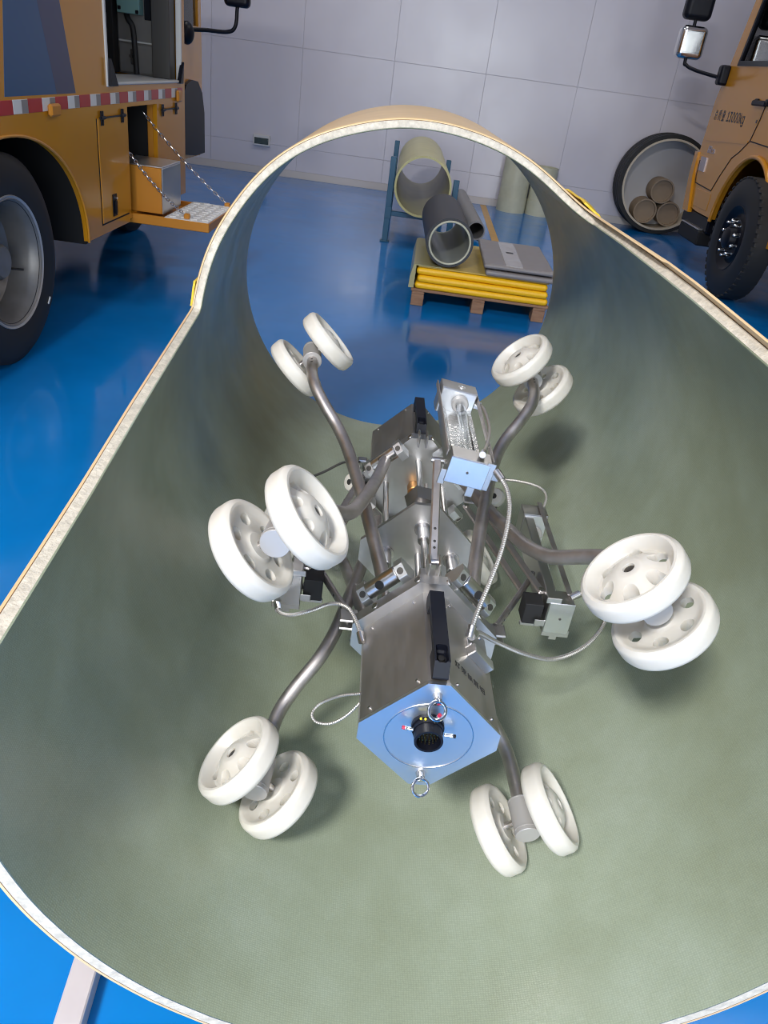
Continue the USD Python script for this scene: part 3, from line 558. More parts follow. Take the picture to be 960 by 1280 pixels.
# ------------------------------------------------------------------ truck on the left
TL = -2.25
def nz(poly, s0, s1): return extrude(poly, s1 - s0, frame(H(s0, 0, 0), N, Z, S))
lt = thing('service_truck', 'orange service truck on the left with an open side door and fold-out step', 'truck', H(-3.4, 4.5, 0))
arch = Polygon([(3.02, 0.40)] + [(3.86 + 0.86 * math.cos(a) , 0.50 + 0.62 * math.sin(a)) for a in np.linspace(PI * 0.99, 0.0, 40)] + [(4.72, 0.40)])
skin = Polygon([(0.6, 0.48), (5.445, 0.48), (5.445, 0.50), (6.78, 0.50), (6.78, 3.2), (0.6, 3.2)])
door_open = sbox(5.165, 1.325, 6.66, 3.0); step_open = sbox(5.475, 0.53, 6.08, 1.19)
skin = skin.difference(arch).difference(door_open).difference(step_open)
body = part(lt, 'side_panel', nz(skin, TL - 0.03, TL), 'orange_paint', 'orange painted side wall', smooth=False)
lip_path = [H(TL + 0.002, 3.86 + 0.86 * math.cos(a), 0.50 + 0.62 * math.sin(a)) for a in np.linspace(PI * 0.97, -0.04, 40)]
part(body, 'arch_lip', tube(lip_path, 0.008, 8), 'orange_paint', smooth=True)
part(lt, 'roof', hbox((-4.7, 0.6, 3.2), (TL, 6.78, 3.26)), 'orange_paint', smooth=False)
part(lt, 'far_side_panel', hbox((-4.73, 0.6, 0.5), (-4.70, 6.78, 3.2)), 'orange_paint', smooth=False)
part(lt, 'front_bulkhead', hbox((-4.70, 6.74, 0.5), (TL - 0.03, 6.78, 3.2)), 'orange_paint', smooth=False)
part(lt, 'rear_bulkhead', hbox((-4.70, 0.6, 0.5), (TL - 0.03, 0.64, 3.2)), 'orange_paint', smooth=False)
part(lt, 'box_floor', [hbox((-4.70, 0.64, 1.255), (TL - 0.03, 6.74, 1.32))], 'cabinet_grey', smooth=False)
part(lt, 'chassis', [hbox((-3.95, 0.6, 0.62), (-3.75, 8.3, 0.88)), hbox((-3.1, 0.6, 0.62), (-2.9, 8.3, 0.88)), hbox((-3.75, 1.5, 0.66), (-3.1, 1.7, 0.84)), hbox((-3.75, 5.2, 0.66), (-3.1, 5.4, 0.84))], 'black_matte', smooth=False)
part(lt, 'wheel_housing', [hbox((-3.0, 2.95, 1.14), (TL - 0.035, 4.78, 1.17)), hbox((-3.0, 4.76, 0.45), (TL - 0.035, 4.79, 1.17)), hbox((-3.0, 2.93, 0.45), (TL - 0.035, 2.96, 1.17))], 'black_matte', smooth=False)
part(lt, 'step_recess', [hbox((-2.90, 5.46, 0.50), (-2.87, 6.10, 1.24)), hbox((-2.87, 5.455, 0.5), (TL - 0.031, 5.473, 1.22)), hbox((-2.87, 6.105, 0.5), (TL - 0.031, 6.12, 1.24)), hbox((-2.87, 5.46, 1.20), (TL - 0.031, 6.1, 1.22))], 'black_matte', smooth=False)
part(lt, 'recess_side', hbox((-2.325, 6.082, 0.50), (TL - 0.031, 6.10, 1.20)), 'orange_frame', smooth=False)
# door opening: frame, sill, interior
for n0 in (5.140, 6.655): part(lt, 'door_frame', hbox((TL - 0.03, n0, 1.31), (TL + 0.010, n0 + 0.028, 3.0)), 'sill_white', 'pale edge strip of the doorway', smooth=False)
part(lt, 'sill', hbox((TL - 0.35, 5.17, 1.318), (TL + 0.015, 6.655, 1.335)), 'sill_white', 'pale doorway sill', smooth=False)
for n0, d in ((5.165, 1), (6.67, -1)):
    part(lt, 'door_bracket', nz(Polygon([(n0 - 0.02, 1.315), (n0 + d * 0.10, 1.315), (n0, 1.46)]), TL + 0.0005, TL + 0.03), 'black_plastic', smooth=False)
part(lt, 'interior_post', hbox((-2.95, 6.50, 1.335), (-2.70, 6.60, 3.1)), 'black_matte', smooth=False)
part(lt, 'partition', hbox((-4.6, 6.66, 1.335), (TL - 0.06, 6.70, 3.1)), 'cabinet_grey', 'dark grey inner partition', smooth=False)
ic = part(lt, 'equipment_panel', hbox((-2.70, 6.60, 1.335), (-2.42, 6.66, 3.1)), 'cabinet_grey', 'grey equipment panel inside the doorway', smooth=False)
part(ic, 'panel_door', hbox((-2.69, 6.585, 1.345), (-2.56, 6.60, 1.535), 0.004), 'cabinet_grey', smooth=False); part(ic, 'panel_door', hbox((-2.555, 6.585, 1.345), (-2.425, 6.60, 1.535), 0.004), 'cabinet_grey', smooth=False)
part(ic, 'panel_rail', hbox((-2.69, 6.575, 1.545), (-2.425, 6.60, 1.557), 0.003), 'sill_white', smooth=False)
part(lt, 'side_cabinet', hbox((-2.42, 6.52, 1.335), (TL - 0.035, 6.655, 3.1)), 'bolt_dark', 'dark glossy cabinet side', smooth=False)
cb = part(lt, 'control_box', hbox((-2.665, 6.50, 1.725), (-2.50, 6.60, 2.6)), 'cabinet_teal', 'pale green control box', smooth=False)
for (q_, z) in ((-2.645, 1.755), (-2.515, 1.74)): part(cb, 'latch', hbox((q_ - 0.012, 6.49, z - 0.012), (q_ + 0.012, 6.50, z + 0.012)), 'black_plastic')
part(lt, 'hose', tube(spline([H(-2.62, 6.57, 1.72), H(-2.60, 6.55, 1.69), H(-2.565, 6.54, 1.64), H(-2.555, 6.54, 1.52), H(-2.55, 6.55, 1.34)], 10), 0.020, 14), 'black_rubber', 'black hose inside the doorway')
part(lt, 'valve', [hbox((-2.60, 6.565, 1.40), (-2.575, 6.585, 1.50)), hcyl((-2.59, 6.54, 1.455), (-2.59, 6.57, 1.455), 0.012)], 'bolt_dark', smooth=False)
part(lt, 'breaker', hbox((-2.49, 6.58, 1.70), (-2.44, 6.60, 2.0)), 'black_plastic')
# strip of reflective tape, two-tone pieces
x = 1.0
i = 0
while x < 6.66:
    w = 0.155
    part(lt, 'reflector_strip', hbox((TL, x + 0.002, 1.208 + 0.005 * (x - 3.8)), (TL + 0.004, min(6.70, x + w - 0.002), 1.270 + 0.005 * (x - 3.8)), 0.001), 'tape_red' if i % 2 == 0 else 'tape_white', smooth=False)
    if i % 2: part(lt, 'reflector_strip', hbox((TL + 0.0005, x + w * 0.55, 1.209 + 0.005 * (x - 3.8)), (TL + 0.0045, x + w - 0.002, 1.269 + 0.005 * (x - 3.8)), 0.001), 'tape_grey', smooth=False)
    x += w; i += 1
part(lt, 'marker_lamp', [hbox((TL + 0.004, 4.30, 1.185), (TL + 0.03, 4.42, 1.245), 0.01)], 'orange_frame', 'small orange side marker')
part(lt, 'marker_lamp', [hbox((TL + 0.004, 6.52, 1.19), (TL + 0.03, 6.62, 1.27), 0.01)], 'orange_frame')
part(lt, 'decal', nz(Polygon([(3.88, 1.285), (4.44, 1.285), (4.16, 2.12), (4.06, 2.12)]), TL, TL + 0.0015), 'decal_blue', 'dark blue wedge-shaped stripe', smooth=False)
part(lt, 'decal', nz(Polygon([(4.44, 1.285), (4.68, 1.285), (4.36, 2.40), (4.06, 2.40)]).difference(Polygon([(3.88, 1.28), (4.438, 1.28), (4.16, 2.12), (4.06, 2.12)])), TL, TL + 0.0018), 'decal_violet', 'violet slanted stripe', smooth=False)
# locker door
dl = part(lt, 'locker_door', hbox((TL, 4.955, 0.545), (TL + 0.006, 5.43, 1.145), 0.003), 'orange_paint', 'orange locker door')
part(dl, 'door_gap', [hbox((TL, 4.945, 0.535), (TL + 0.002, 4.955, 1.145), 0.0005), hbox((TL, 4.945, 0.535), (TL + 0.002, 5.43, 0.545), 0.0005)], 'black_matte', smooth=False)
part(dl, 'latch', [hbox((TL + 0.006, 5.12, 0.565), (TL + 0.012, 5.19, 0.70), 0.002), hbox((TL + 0.012, 5.14, 0.58), (TL + 0.022, 5.17, 0.66), 0.003)], 'black_plastic', 'black recessed latch')
part(dl, 'latch_pin', hcyl((TL + 0.012, 5.155, 0.675), (TL + 0.026, 5.155, 0.675), 0.008, 10), 'chrome')
for n in (5.02, 5.36, 6.19, 6.52):
    part(lt, 'door_hinge', [hbox((TL + 0.006, n - 0.022, 1.105), (TL + 0.012, n - 0.006, 1.185), 0.002), hbox((TL + 0.006, n + 0.006, 1.105), (TL + 0.012, n + 0.022, 1.185), 0.002), hcyl((TL + 0.014, n - 0.03, 1.148), (TL + 0.014, n + 0.03, 1.148), 0.010, 10)], 'black_plastic', 'black strap hinge')
part(lt, 'hinge_rod', hcyl((TL + 0.012, 4.98, 1.148), (TL + 0.012, 5.42, 1.148), 0.005, 8), 'black_plastic')
part(lt, 'hinge_rod', hcyl((TL + 0.012, 6.16, 1.150), (TL + 0.012, 6.56, 1.150), 0.005, 8), 'black_plastic')
# fold-out steps
ZS = 0.53
fs = part(lt, 'step_frame', [hbox((TL - 0.2, 5.50, ZS - 0.065), (-1.715, 5.53, ZS - 0.002)), hbox((-1.745, 5.53, ZS - 0.065), (-1.715, 6.24, ZS - 0.002)), hbox((TL - 0.2, 6.215, ZS - 0.065), (-1.745, 6.245, ZS - 0.002)), hbox((TL - 0.2, 5.53, ZS - 0.06), (-1.745, 6.215, ZS - 0.035))], 'orange_frame', 'orange folding step frame', smooth=False)
part(fs, 'tread', hbox((-2.03, 5.505, ZS - 0.004), (-1.72, 6.24, ZS + 0.002), 0.001), 'tread_plate', smooth=False)
lugs_ = []
for i in range(4):
    for j in range(9):
        lugs_.append(moved(rbox(0.050, 0.042, 0.008, 0.0035), frame(H(-1.99 + 0.075 * i, 5.56 + 0.077 * j + 0.02 * (i % 2), ZS + 0.005), unit(S + 0.35 * N), unit(N - 0.35 * S), Z)))
part(fs, 'tread_pattern', lugs_, 'tread_plate', 'raised bright grip bars', smooth=False)
sb = part(lt, 'step_box', hbox((TL - 0.14, 5.585, ZS), (-2.07, 6.00, ZS + 0.30)), 'orange_frame', 'orange upper step box', smooth=False)
part(sb, 'box_top', hbox((TL - 0.14, 5.58, ZS + 0.30), (-2.06, 6.005, ZS + 0.312)), 'aluminium', smooth=False)
part(sb, 'box_front', hbox((-2.07, 5.58, ZS + 0.0), (-2.06, 6.005, ZS + 0.30)), 'aluminium', 'aluminium front of the upper step', smooth=False)
def chain(a, b, sag, n):
    t = np.linspace(0, 1, n); P = V(*a)[None] * (1 - t)[:, None] + V(*b)[None] * t[:, None]; P[:, 2] -= sag * 4 * t * (1 - t); out = []
    for i in range(n - 1):
        d = unit(P[i + 1] - P[i]); x, y, z = axes_for(d, (0.3, 0.2, 0.9)); nrm = x if i % 2 else y; w = np.cross(nrm, d); c = (P[i] + P[i + 1]) / 2; l = np.linalg.norm(P[i + 1] - P[i]) * 0.68
        pts = [c + d * l * math.cos(q) + w * 0.009 * math.sin(q) for q in np.linspace(0, 2 * PI, 13)]
        out.append(tube(pts, 0.0033, 5, caps=False))
    return out
part(lt, 'step_chain', chain(H(TL - 0.02, 5.50, 0.93), H(-1.90, 5.55, ZS + 0.03), 0.03, 26), 'steel_bright', 'steel step chain')
part(lt, 'step_chain', chain(H(TL - 0.10, 6.06, 1.13), H(-1.76, 6.20, ZS + 0.03), 0.03, 26), 'steel_bright', 'steel step chain')
for (s, n) in ((-1.885, 5.56), (-1.755, 6.205)): part(fs, 'chain_lug', hbox((s - 0.02, n - 0.02, ZS), (s + 0.02, n + 0.02, ZS + 0.035), 0.006), 'orange_frame')
# wheels
def truck_wheel(parent, n, z, s_out, R, side):
    """tyre outer face at s_out; axle along s; front: convex black hub with chrome nuts, else deep-dished grey rim"""
    m = frame(H(s_out, n, z), N, Z, S) if side > 0 else frame(H(s_out, n, z), Z, N, -S)
    wdt = 0.27
    pr = [(0.30, 0.02), (0.36, 0.004), (0.42, 0.0), (0.47, 0.008), (R - 0.028, 0.022), (R - 0.004, 0.04), (R, 0.06), (R, wdt - 0.06), (R - 0.004, wdt - 0.04), (0.48, wdt - 0.01), (0.42, wdt), (0.30, wdt - 0.02), (0.30, 0.02)]
    t = part(parent, 'tyre', moved(lathe(pr, 72), m), 'black_rubber', 'black rubber tyre', smooth=35)
    return t, m
t1, m1 = truck_wheel(lt, 3.86, 0.523, TL - 0.03, 0.523, -1)
part(t1, 'rim', moved(lathe([(0.315, 0.035), (0.325, 0.018), (0.312, 0.010), (0.300, 0.022), (0.290, 0.05), (0.278, 0.075), (0.270, 0.17), (0.235, 0.205), (0.16, 0.21), (0.16, 0.225), (0.26, 0.225), (0.29, 0.19), (0.315, 0.10), (0.315, 0.035)], 72), m1), 'rim_grey', 'deep grey dished rim', smooth=40)
part(t1, 'rim_edge', moved(lathe([(0.300, 0.022), (0.326, 0.006), (0.332, 0.016), (0.310, 0.034), (0.300, 0.022)], 72), m1), 'rim_lip', smooth=60)
part(t1, 'hub', moved(lathe([(0.0, 0.06), (0.075, 0.06), (0.09, 0.08), (0.095, 0.17), (0.13, 0.19), (0.165, 0.215), (0.165, 0.23), (0.0, 0.23)], 48), m1), 'rim_grey', smooth=40)
for i in range(10):
    a = 2 * PI * i / 10; part(t1, 'wheel_nut', moved(lathe([(0, 0.165), (0.014, 0.17), (0.017, 0.21), (0, 0.21)], 6), m1 @ frame(V(0.14 * math.cos(a), 0.14 * math.sin(a), 0), V(1, 0, 0), V(0, 1, 0), V(0, 0, 1))), 'bolt_dark')
part(t1, 'valve_stem', tube([H(TL - 0.22, 3.98, 0.46), H(TL - 0.16, 4.02, 0.45), H(TL - 0.10, 4.07, 0.44)], 0.006, 8), 'black_matte')
part(t1, 'balance_weight', moved(rbox(0.012, 0.045, 0.006, 0.002), frame(H(TL - 0.027, 4.18, 0.255), unit(N - Z), unit(N + Z), S)), 'tape_white', 'small pale patch on the tyre wall')
part(lt, 'inner_tyre', moved(lathe([(0.28, 0), (0.45, 0), (0.523, 0.05), (0.523, 0.22), (0.45, 0.27), (0.28, 0.27), (0.28, 0)], 64), frame(H(TL - 0.34, 3.86, 0.523), Z, N, -S)), 'black_rubber', smooth=35)
part(lt, 'rear_axle', hcyl((-4.4, 3.86, 0.523), (TL - 0.25, 3.86, 0.523), 0.07), 'black_matte')
# cab seen edge-on beyond the body
cabL = -2.42
cabp = Polygon([(6.86, 0.70), (7.86, 0.68), (7.90, 0.72), (7.92, 1.4), (7.84, 2.3), (7.7, 2.7), (6.86, 2.75)])
cabw = Polygon([(7.05, 1.72), (7.80, 1.72), (7.72, 2.45), (7.05, 2.5)])
cb_ = part(lt, 'cab_side', nz(cabp.difference(cabw), cabL - 0.04, cabL), 'orange_paint', smooth=False)
part(lt, 'cab_shell', [hbox((-4.56, 6.86, 0.75), (cabL - 0.045, 6.90, 2.72)), hbox((-4.56, 6.9, 2.68), (cabL - 0.045, 7.70, 2.74)), hbox((-4.60, 6.86, 0.75), (-4.56, 7.9, 2.72)), hbox((-4.56, 7.84, 0.75), (cabL - 0.045, 7.90, 1.55)), hbox((-4.56, 6.9, 1.05), (cabL - 0.045, 7.84, 1.10))], 'orange_paint', smooth=False)
part(cb_, 'cab_window', nz(cabw, cabL - 0.028, cabL - 0.022), 'pane', smooth=False)
fnd = Polygon([(7.22, 0.74), (7.22, 1.20), (7.32, 1.28), (7.50, 1.315), (7.68, 1.30), (7.82, 1.21), (7.90, 1.04), (7.915, 0.70), (7.60, 0.70)])
part(lt, 'air_tank', hcyl((cabL - 0.35, 7.02, 0.80), (cabL + 0.02, 7.02, 0.80), 0.20, 32, bev=0.02), 'black_plastic', 'round black tank below the cab')
part(lt, 'tank_strap', [hbox((cabL - 0.02, 7.00, 0.45), (cabL + 0.028, 7.04, 0.60))], 'bolt_dark', smooth=False)
part(lt, 'fender', nz(fnd.buffer(0), cabL + 0.0005, cabL + 0.03), 'black_plastic', 'black front fender', smooth=25)
t3, m3_ = truck_wheel(lt, 7.40, 0.523, cabL - 0.45, 0.523, -1)
part(t3, 'rim', moved(lathe([(0, 0.02), (0.10, 0.02), (0.14, 0.05), (0.24, 0.06), (0.30, 0.03), (0.315, 0.02), (0.315, 0.12), (0, 0.12)], 40), m3_), 'rim_grey', smooth=40)
mr = part(lt, 'mirror_arm', tube(spline([H(cabL, 7.35, 1.68), H(cabL + 0.14, 7.50, 1.70), H(cabL + 0.30, 7.62, 1.71), H(cabL + 0.36, 7.66, 1.76), H(cabL + 0.37, 7.68, 1.90)], 8), 0.016, 12), 'black_plastic', 'black mirror arm')
part(mr, 'mirror_foot', moved(trimesh.creation.icosphere(3, 0.085), frame(H(cabL + 0.03, 7.34, 1.66), S * 0.7, N, Z)), 'black_plastic')
part(mr, 'mirror_head', moved(rounded((cabL + 0.26, 7.62, 1.90), (cabL + 0.48, 7.74, 2.22), 0.04), hall()), 'black_plastic')
part(lt, 'door_handle', hbox((cabL, 7.06, 1.48), (cabL + 0.015, 7.11, 1.56), 0.004), 'black_plastic')

# ------------------------------------------------------------------ truck on the right (only the front left corner is in the picture)
TR = 2.98
rtk = thing('cab_truck', 'orange truck cab with black mirrors and a black front wheel at the right edge', 'truck', H(4.2, 8.5, 0))
WC = (8.46, 0.53)
archR = Polygon([(WC[0] + 0.72 * math.cos(a), 0.56 + 0.72 * math.sin(a)) for a in np.linspace(0, PI, 40)] + [(WC[0] - 0.72, 0.2), (WC[0] + 0.72, 0.2)])
cabR = Polygon([(7.0, 0.60), (9.75, 0.60), (10.10, 0.62), (10.20, 0.70), (10.30, 1.10), (10.28, 1.75), (10.13, 2.12), (9.93, 2.72), (9.80, 3.0), (9.5, 3.12), (7.0, 3.12)])
winR = Polygon([(7.75, 2.07), (9.88, 2.10), (9.70, 2.72), (9.58, 2.90), (7.75, 2.90)])
skinR = cabR.difference(archR).difference(winR)
sk = part(rtk, 'cab_side', nz(skinR, TR, TR + 0.04), 'orange_paint', 'orange cab side', smooth=False)
part(rtk, 'far_cab_side', nz(skinR, 5.26, 5.30), 'orange_paint', smooth=False)
part(sk, 'side_window', nz(winR, TR + 0.016, TR + 0.020), 'pane', smooth=False)
part(rtk, 'far_window', nz(winR, 5.276, 5.280), 'pane', smooth=False)
part(sk, 'window_seal', nz(winR.buffer(0.004).difference(winR.buffer(-0.045)), TR - 0.006, TR + 0.03), 'black_plastic', 'black window rubber', smooth=False)
front_pts = [(9.75, 0.60), (10.10, 0.62), (10.20, 0.70), (10.30, 1.10), (10.28, 1.75), (10.13, 2.12)]
part(rtk, 'front_panel', nz(LineString(front_pts).buffer(0.025, cap_style='flat').intersection(cabR), TR + 0.04, 5.26), 'orange_paint', smooth=30)
part(rtk, 'windscreen', nz(LineString([(10.12, 2.13), (9.86, 2.9)]).buffer(0.004, cap_style='flat'), TR + 0.05, 5.25), 'pane', smooth=False)
part(rtk, 'roof', [hbox((TR + 0.04, 7.0, 3.08), (5.26, 9.55, 3.12))], 'orange_paint', smooth=False)
part(rtk, 'cab_back', hbox((TR + 0.04, 7.0, 0.95), (5.26, 7.04, 3.08)), 'orange_paint', smooth=False)
part(rtk, 'cab_floor', hbox((TR + 0.05, 7.04, 1.34), (5.25, 10.05, 1.38)), 'black_matte', smooth=False)
part(rtk, 'dashboard', hbox((TR + 0.06, 9.65, 1.5), (5.24, 10.05, 2.12), 0.04), 'black_plastic', smooth=20)
sw = part(rtk, 'steering_wheel', torus(H(3.55, 9.42, 2.20), unit(N * 0.45 + Z * -0.9), 0.21, 0.014, 36, 8), 'black_plastic')
part(rtk, 'seat', [hbox((3.3, 8.3, 1.4), (3.85, 8.9, 1.85), 0.05), hbox((3.3, 8.15, 1.8), (3.85, 8.35, 2.55), 0.05)], 'cabinet_grey')
# door outline and cut line above the wheel arch
def groove(pts, name='door_gap'): part(sk, name, tube([H(TR - 0.001, n, z) for n, z in pts], 0.006, 6), 'black_matte', smooth=True)
groove([(8.55, 3.0), (8.62, 2.1), (8.72, 1.62), (8.80, 1.42)])
groove([(8.80, 1.42), (9.00, 1.30), (9.16, 1.23), (9.35, 1.03), (9.48, 0.86)])
groove([(8.2, 1.40), (8.80, 1.42)])
groove([(9.48, 0.86), (10.10, 0.88), (10.15, 0.96), (10.17, 1.12)])
part(sk, 'body_crease', nz(Polygon([(8.85, 1.42), (10.22, 1.36), (10.22, 1.33), (8.85, 1.385)]), TR - 0.006, TR), 'orange_paint', smooth=False)
part(sk, 'door_handle', [hbox((TR - 0.05, 8.62, 1.735), (TR - 0.012, 8.98, 1.785), 0.012), hbox((TR - 0.02, 8.90, 1.74), (TR, 8.99, 1.80), 0.006), hbox((TR - 0.02, 8.62, 1.74), (TR, 8.70, 1.80), 0.006)], 'black_plastic', 'black door handle')
part(sk, 'lock', hcyl((TR - 0.004, 8.80, 1.60), (TR + 0.002, 8.80, 1.60), 0.016, 14), 'bolt_dark')
part(rtk, 'fender_lip', tube([H(TR - 0.012, WC[0] + 0.735 * math.cos(a), 0.56 + 0.735 * math.sin(a)) for a in np.linspace(0.02, PI - 0.02, 40)], 0.022, 10), 'orange_paint')
part(rtk, 'corner_panel', nz(Polygon([(9.98, 0.56), (10.20, 0.56), (10.34, 0.95), (10.36, 1.20), (10.24, 1.20), (10.20, 0.95)]), TR - 0.03, TR + 0.10), 'orange_paint', 'orange front corner piece', smooth=False)
part(rtk, 'step_panel', hbox((TR - 0.004, 9.40, 0.62), (TR + 0.12, 9.98, 0.86), 0.03), 'orange_paint', smooth=30)
part(rtk, 'bumper', hbox((TR + 0.02, 9.30, 0.42), (5.2, 10.30, 0.60), 0.02), 'black_plastic', smooth=False)
part(rtk, 'step', [hbox((TR - 0.03, 9.36, 0.28), (TR + 0.18, 10.12, 0.44), 0.015)], 'black_matte', 'black cab step', smooth=False)
part(rtk, 'step_tread', hbox((TR - 0.03, 9.42, 0.44), (TR + 0.16, 10.08, 0.456), 0.004), 'aluminium', smooth=False)
part(rtk, 'wheel_housing', [hbox((TR + 0.05, 7.65, 1.28), (TR + 0.7, 9.25, 1.31)), hbox((TR + 0.5, 7.6, 0.3), (TR + 0.55, 9.3, 1.31))], 'black_matte', smooth=False)
part(rtk, 'chassis', [hbox((3.7, 4.0, 0.6), (3.9, 9.9, 0.85)), hbox((4.5, 4.0, 0.6), (4.7, 9.9, 0.85)), hbox((TR + 0.55, 7.2, 0.55), (5.1, 9.2, 1.25)), hbox((TR + 0.1, 5.6, 0.35), (TR + 0.6, 7.5, 0.9))], 'black_matte', smooth=False)
part(rtk, 'rear_body', [hbox((TR, 2.6, 1.0), (5.3, 6.8, 3.2))], 'orange_paint', smooth=False)
# badges and lettering
mk = frame(H(TR - 0.0012, 10.02, 1.12), -N, Z, -S)
part(sk, 'badge', extrude(affinity.skew(sbox(-0.03, -0.075, 0.17, 0.075), xs=-8), 0.012, frame(H(TR, 10.09, 1.09), -N, Z, -S)), 'badge', 'chrome badge', smooth=False)
part(sk, 'badge', [moved(meshkit.text_mesh('KR', 0.07, 0.006, bold=True), frame(H(TR, 10.00, 1.22), -N, Z, -S)), moved(meshkit.text_mesh('230', 0.05, 0.006), frame(H(TR, 9.88, 1.22), -N, Z, -S))], 'badge', 'chrome letters', smooth=False)
tx = [moved(meshkit.text_mesh('13000kg', 0.095, 0.001, bold=True), frame(H(TR, 9.72, 1.56), -N, Z, -S))]
ZZ = {'zong': [((2, 9.8), (3.4, 8.2)), ((8, 9.8), (6.6, 8.2)), ((2, 7.6), (8, 7.6)), ((2, 7.6), (2, 4.6)), ((8, 7.6), (8, 4.6)), ((2, 4.6), (8, 4.6)), ((1, 3.4), (0.4, 1)), ((3, 3.4), (3, 0.6)), ((3, 0.6), (7, 0.6)), ((5, 3.6), (6, 2)), ((8.4, 3.4), (9.6, 1.2))],
      'zhi': [((8.6, 9.8), (1.4, 9)), ((1.4, 9), (1.4, 4)), ((1.4, 4), (0.4, 0.4)), ((1.4, 7.4), (9.6, 7.4)), ((5.4, 9), (5.4, 5.8)), ((3, 5.8), (8.6, 5.8)), ((3, 5.8), (3, 2)), ((8.6, 5.8), (8.6, 2)), ((5.8, 5), (5.4, 2.4)), ((5.4, 2.4), (2.6, 0.2)), ((6.4, 1.8), (9.2, 0.2))],
      'liang': [((2.4, 9.6), (7.6, 9.6)), ((2.4, 9.6), (2.4, 7)), ((7.6, 9.6), (7.6, 7)), ((2.4, 8.3), (7.6, 8.3)), ((0.4, 6.4), (9.6, 6.4)), ((2.2, 5.2), (7.8, 5.2)), ((2.2, 5.2), (2.2, 2.8)), ((7.8, 5.2), (7.8, 2.8)), ((2.2, 4), (7.8, 4)), ((5, 5.2), (5, 0.5)), ((2, 1.7), (8, 1.7)), ((0.6, 0.4), (9.4, 0.4))]}
GLY.update(ZZ)
for i, k in enumerate(('zong', 'zhi', 'liang')): tx.append(glyph(k, 0.105, frame(H(TR, 10.14 - 0.13 * i, 1.555), -N, Z, -S), 1.0, 0.001))
part(sk, 'lettering', tx, 'ink', 'black door lettering 13000kg', smooth=False, kind='stuff')
# mirrors
ma = part(rtk, 'mirror_arm', tube(spline([H(TR - 0.04, 10.14, 1.97), H(TR - 0.15, 10.25, 1.99), H(TR - 0.30, 10.36, 2.02), H(TR - 0.40, 10.43, 2.06), H(TR - 0.425, 10.45, 2.14), H(TR - 0.43, 10.46, 2.75)], 8), 0.019, 14), 'black_plastic', 'bent black mirror arm')
part(ma, 'mirror_foot', [moved(rounded((TR - 0.10, 10.06, 1.90), (TR + 0.01, 10.20, 2.10), 0.03), hall())], 'black_plastic')
part(ma, 'lower_mirror', moved(rounded((TR - 0.56, 10.40, 2.12), (TR - 0.25, 10.58, 2.45), 0.06), hall()), 'chrome', 'chromed wide-angle mirror housing', smooth=30)
part(ma, 'upper_mirror', moved(rounded((TR - 0.58, 10.40, 2.50), (TR - 0.27, 10.58, 3.02), 0.06), hall()), 'black_plastic', 'black main mirror housing', smooth=30)
# front wheel
WH, WS = (8.12, 0.572), 2.83
t2, m2 = truck_wheel(rtk, WH[0], WH[1], WS, WH[1], 1)
lug = []
for i in range(44):
    a = 2 * PI * i / 44; d = N * math.cos(a) + Z * math.sin(a); tq = -N * math.sin(a) + Z * math.cos(a)
    for s_ in (0.045, 0.205): lug.append(moved(rbox(0.055, 0.045, 0.020, 0.004), frame(H(WS + s_, WH[0], WH[1]) + d * (WH[1] - 0.010), S, tq, d)))
part(t2, 'tread_blocks', lug, 'black_rubber', 'tread blocks', smooth=False, kind='stuff')
part(t2, 'rim', moved(lathe([(0.0, 0.035), (0.195, 0.035), (0.212, 0.055), (0.235, 0.062), (0.262, 0.050), (0.288, 0.020), (0.305, 0.012), (0.315, 0.022), (0.315, 0.15), (0.0, 0.15)], 64), m2), 'black_plastic', 'glossy black rim', smooth=40)
part(t2, 'hub', moved(lathe([(0.0, -0.045), (0.075, -0.045), (0.10, -0.025), (0.112, 0.036), (0.0, 0.036)], 40), m2), 'black_plastic', smooth=40)
for i in range(10):
    a = 2 * PI * (i + 0.5) / 10; mm = m2 @ frame(V(0.165 * math.cos(a), 0.165 * math.sin(a), 0), V(1, 0, 0), V(0, 1, 0), V(0, 0, 1))
    part(t2, 'wheel_nut', moved(lathe([(0, -0.03), (0.010, -0.028), (0.016, -0.018), (0.018, 0.02), (0.022, 0.03), (0.022, 0.037), (0, 0.037)], 16), mm), 'chrome', 'chrome nut cap')
for i in range(8):
    a = 2 * PI * i / 8; mm = m2 @ frame(V(0.234 * math.cos(a), 0.234 * math.sin(a), 0), V(1, 0, 0), V(0, 1, 0), V(0, 0, 1))
    part(t2, 'rim_hole', moved(lathe([(0, 0.0600), (0.018, 0.0600), (0.018, 0.066), (0, 0.066)], 16), mm), 'dark_hole')
part(rtk, 'front_axle', hcyl((WS + 0.14, WH[0], WH[1]), (5.0, WH[0], WH[1]), 0.06), 'black_matte')
part(rtk, 'damper', hcyl((TR + 0.36, 8.55, 0.85), (TR + 0.42, 8.70, 1.28), 0.025), 'cabinet_grey')
t4, m4 = truck_wheel(rtk, WH[0], WH[1], 5.0, WH[1], 1)

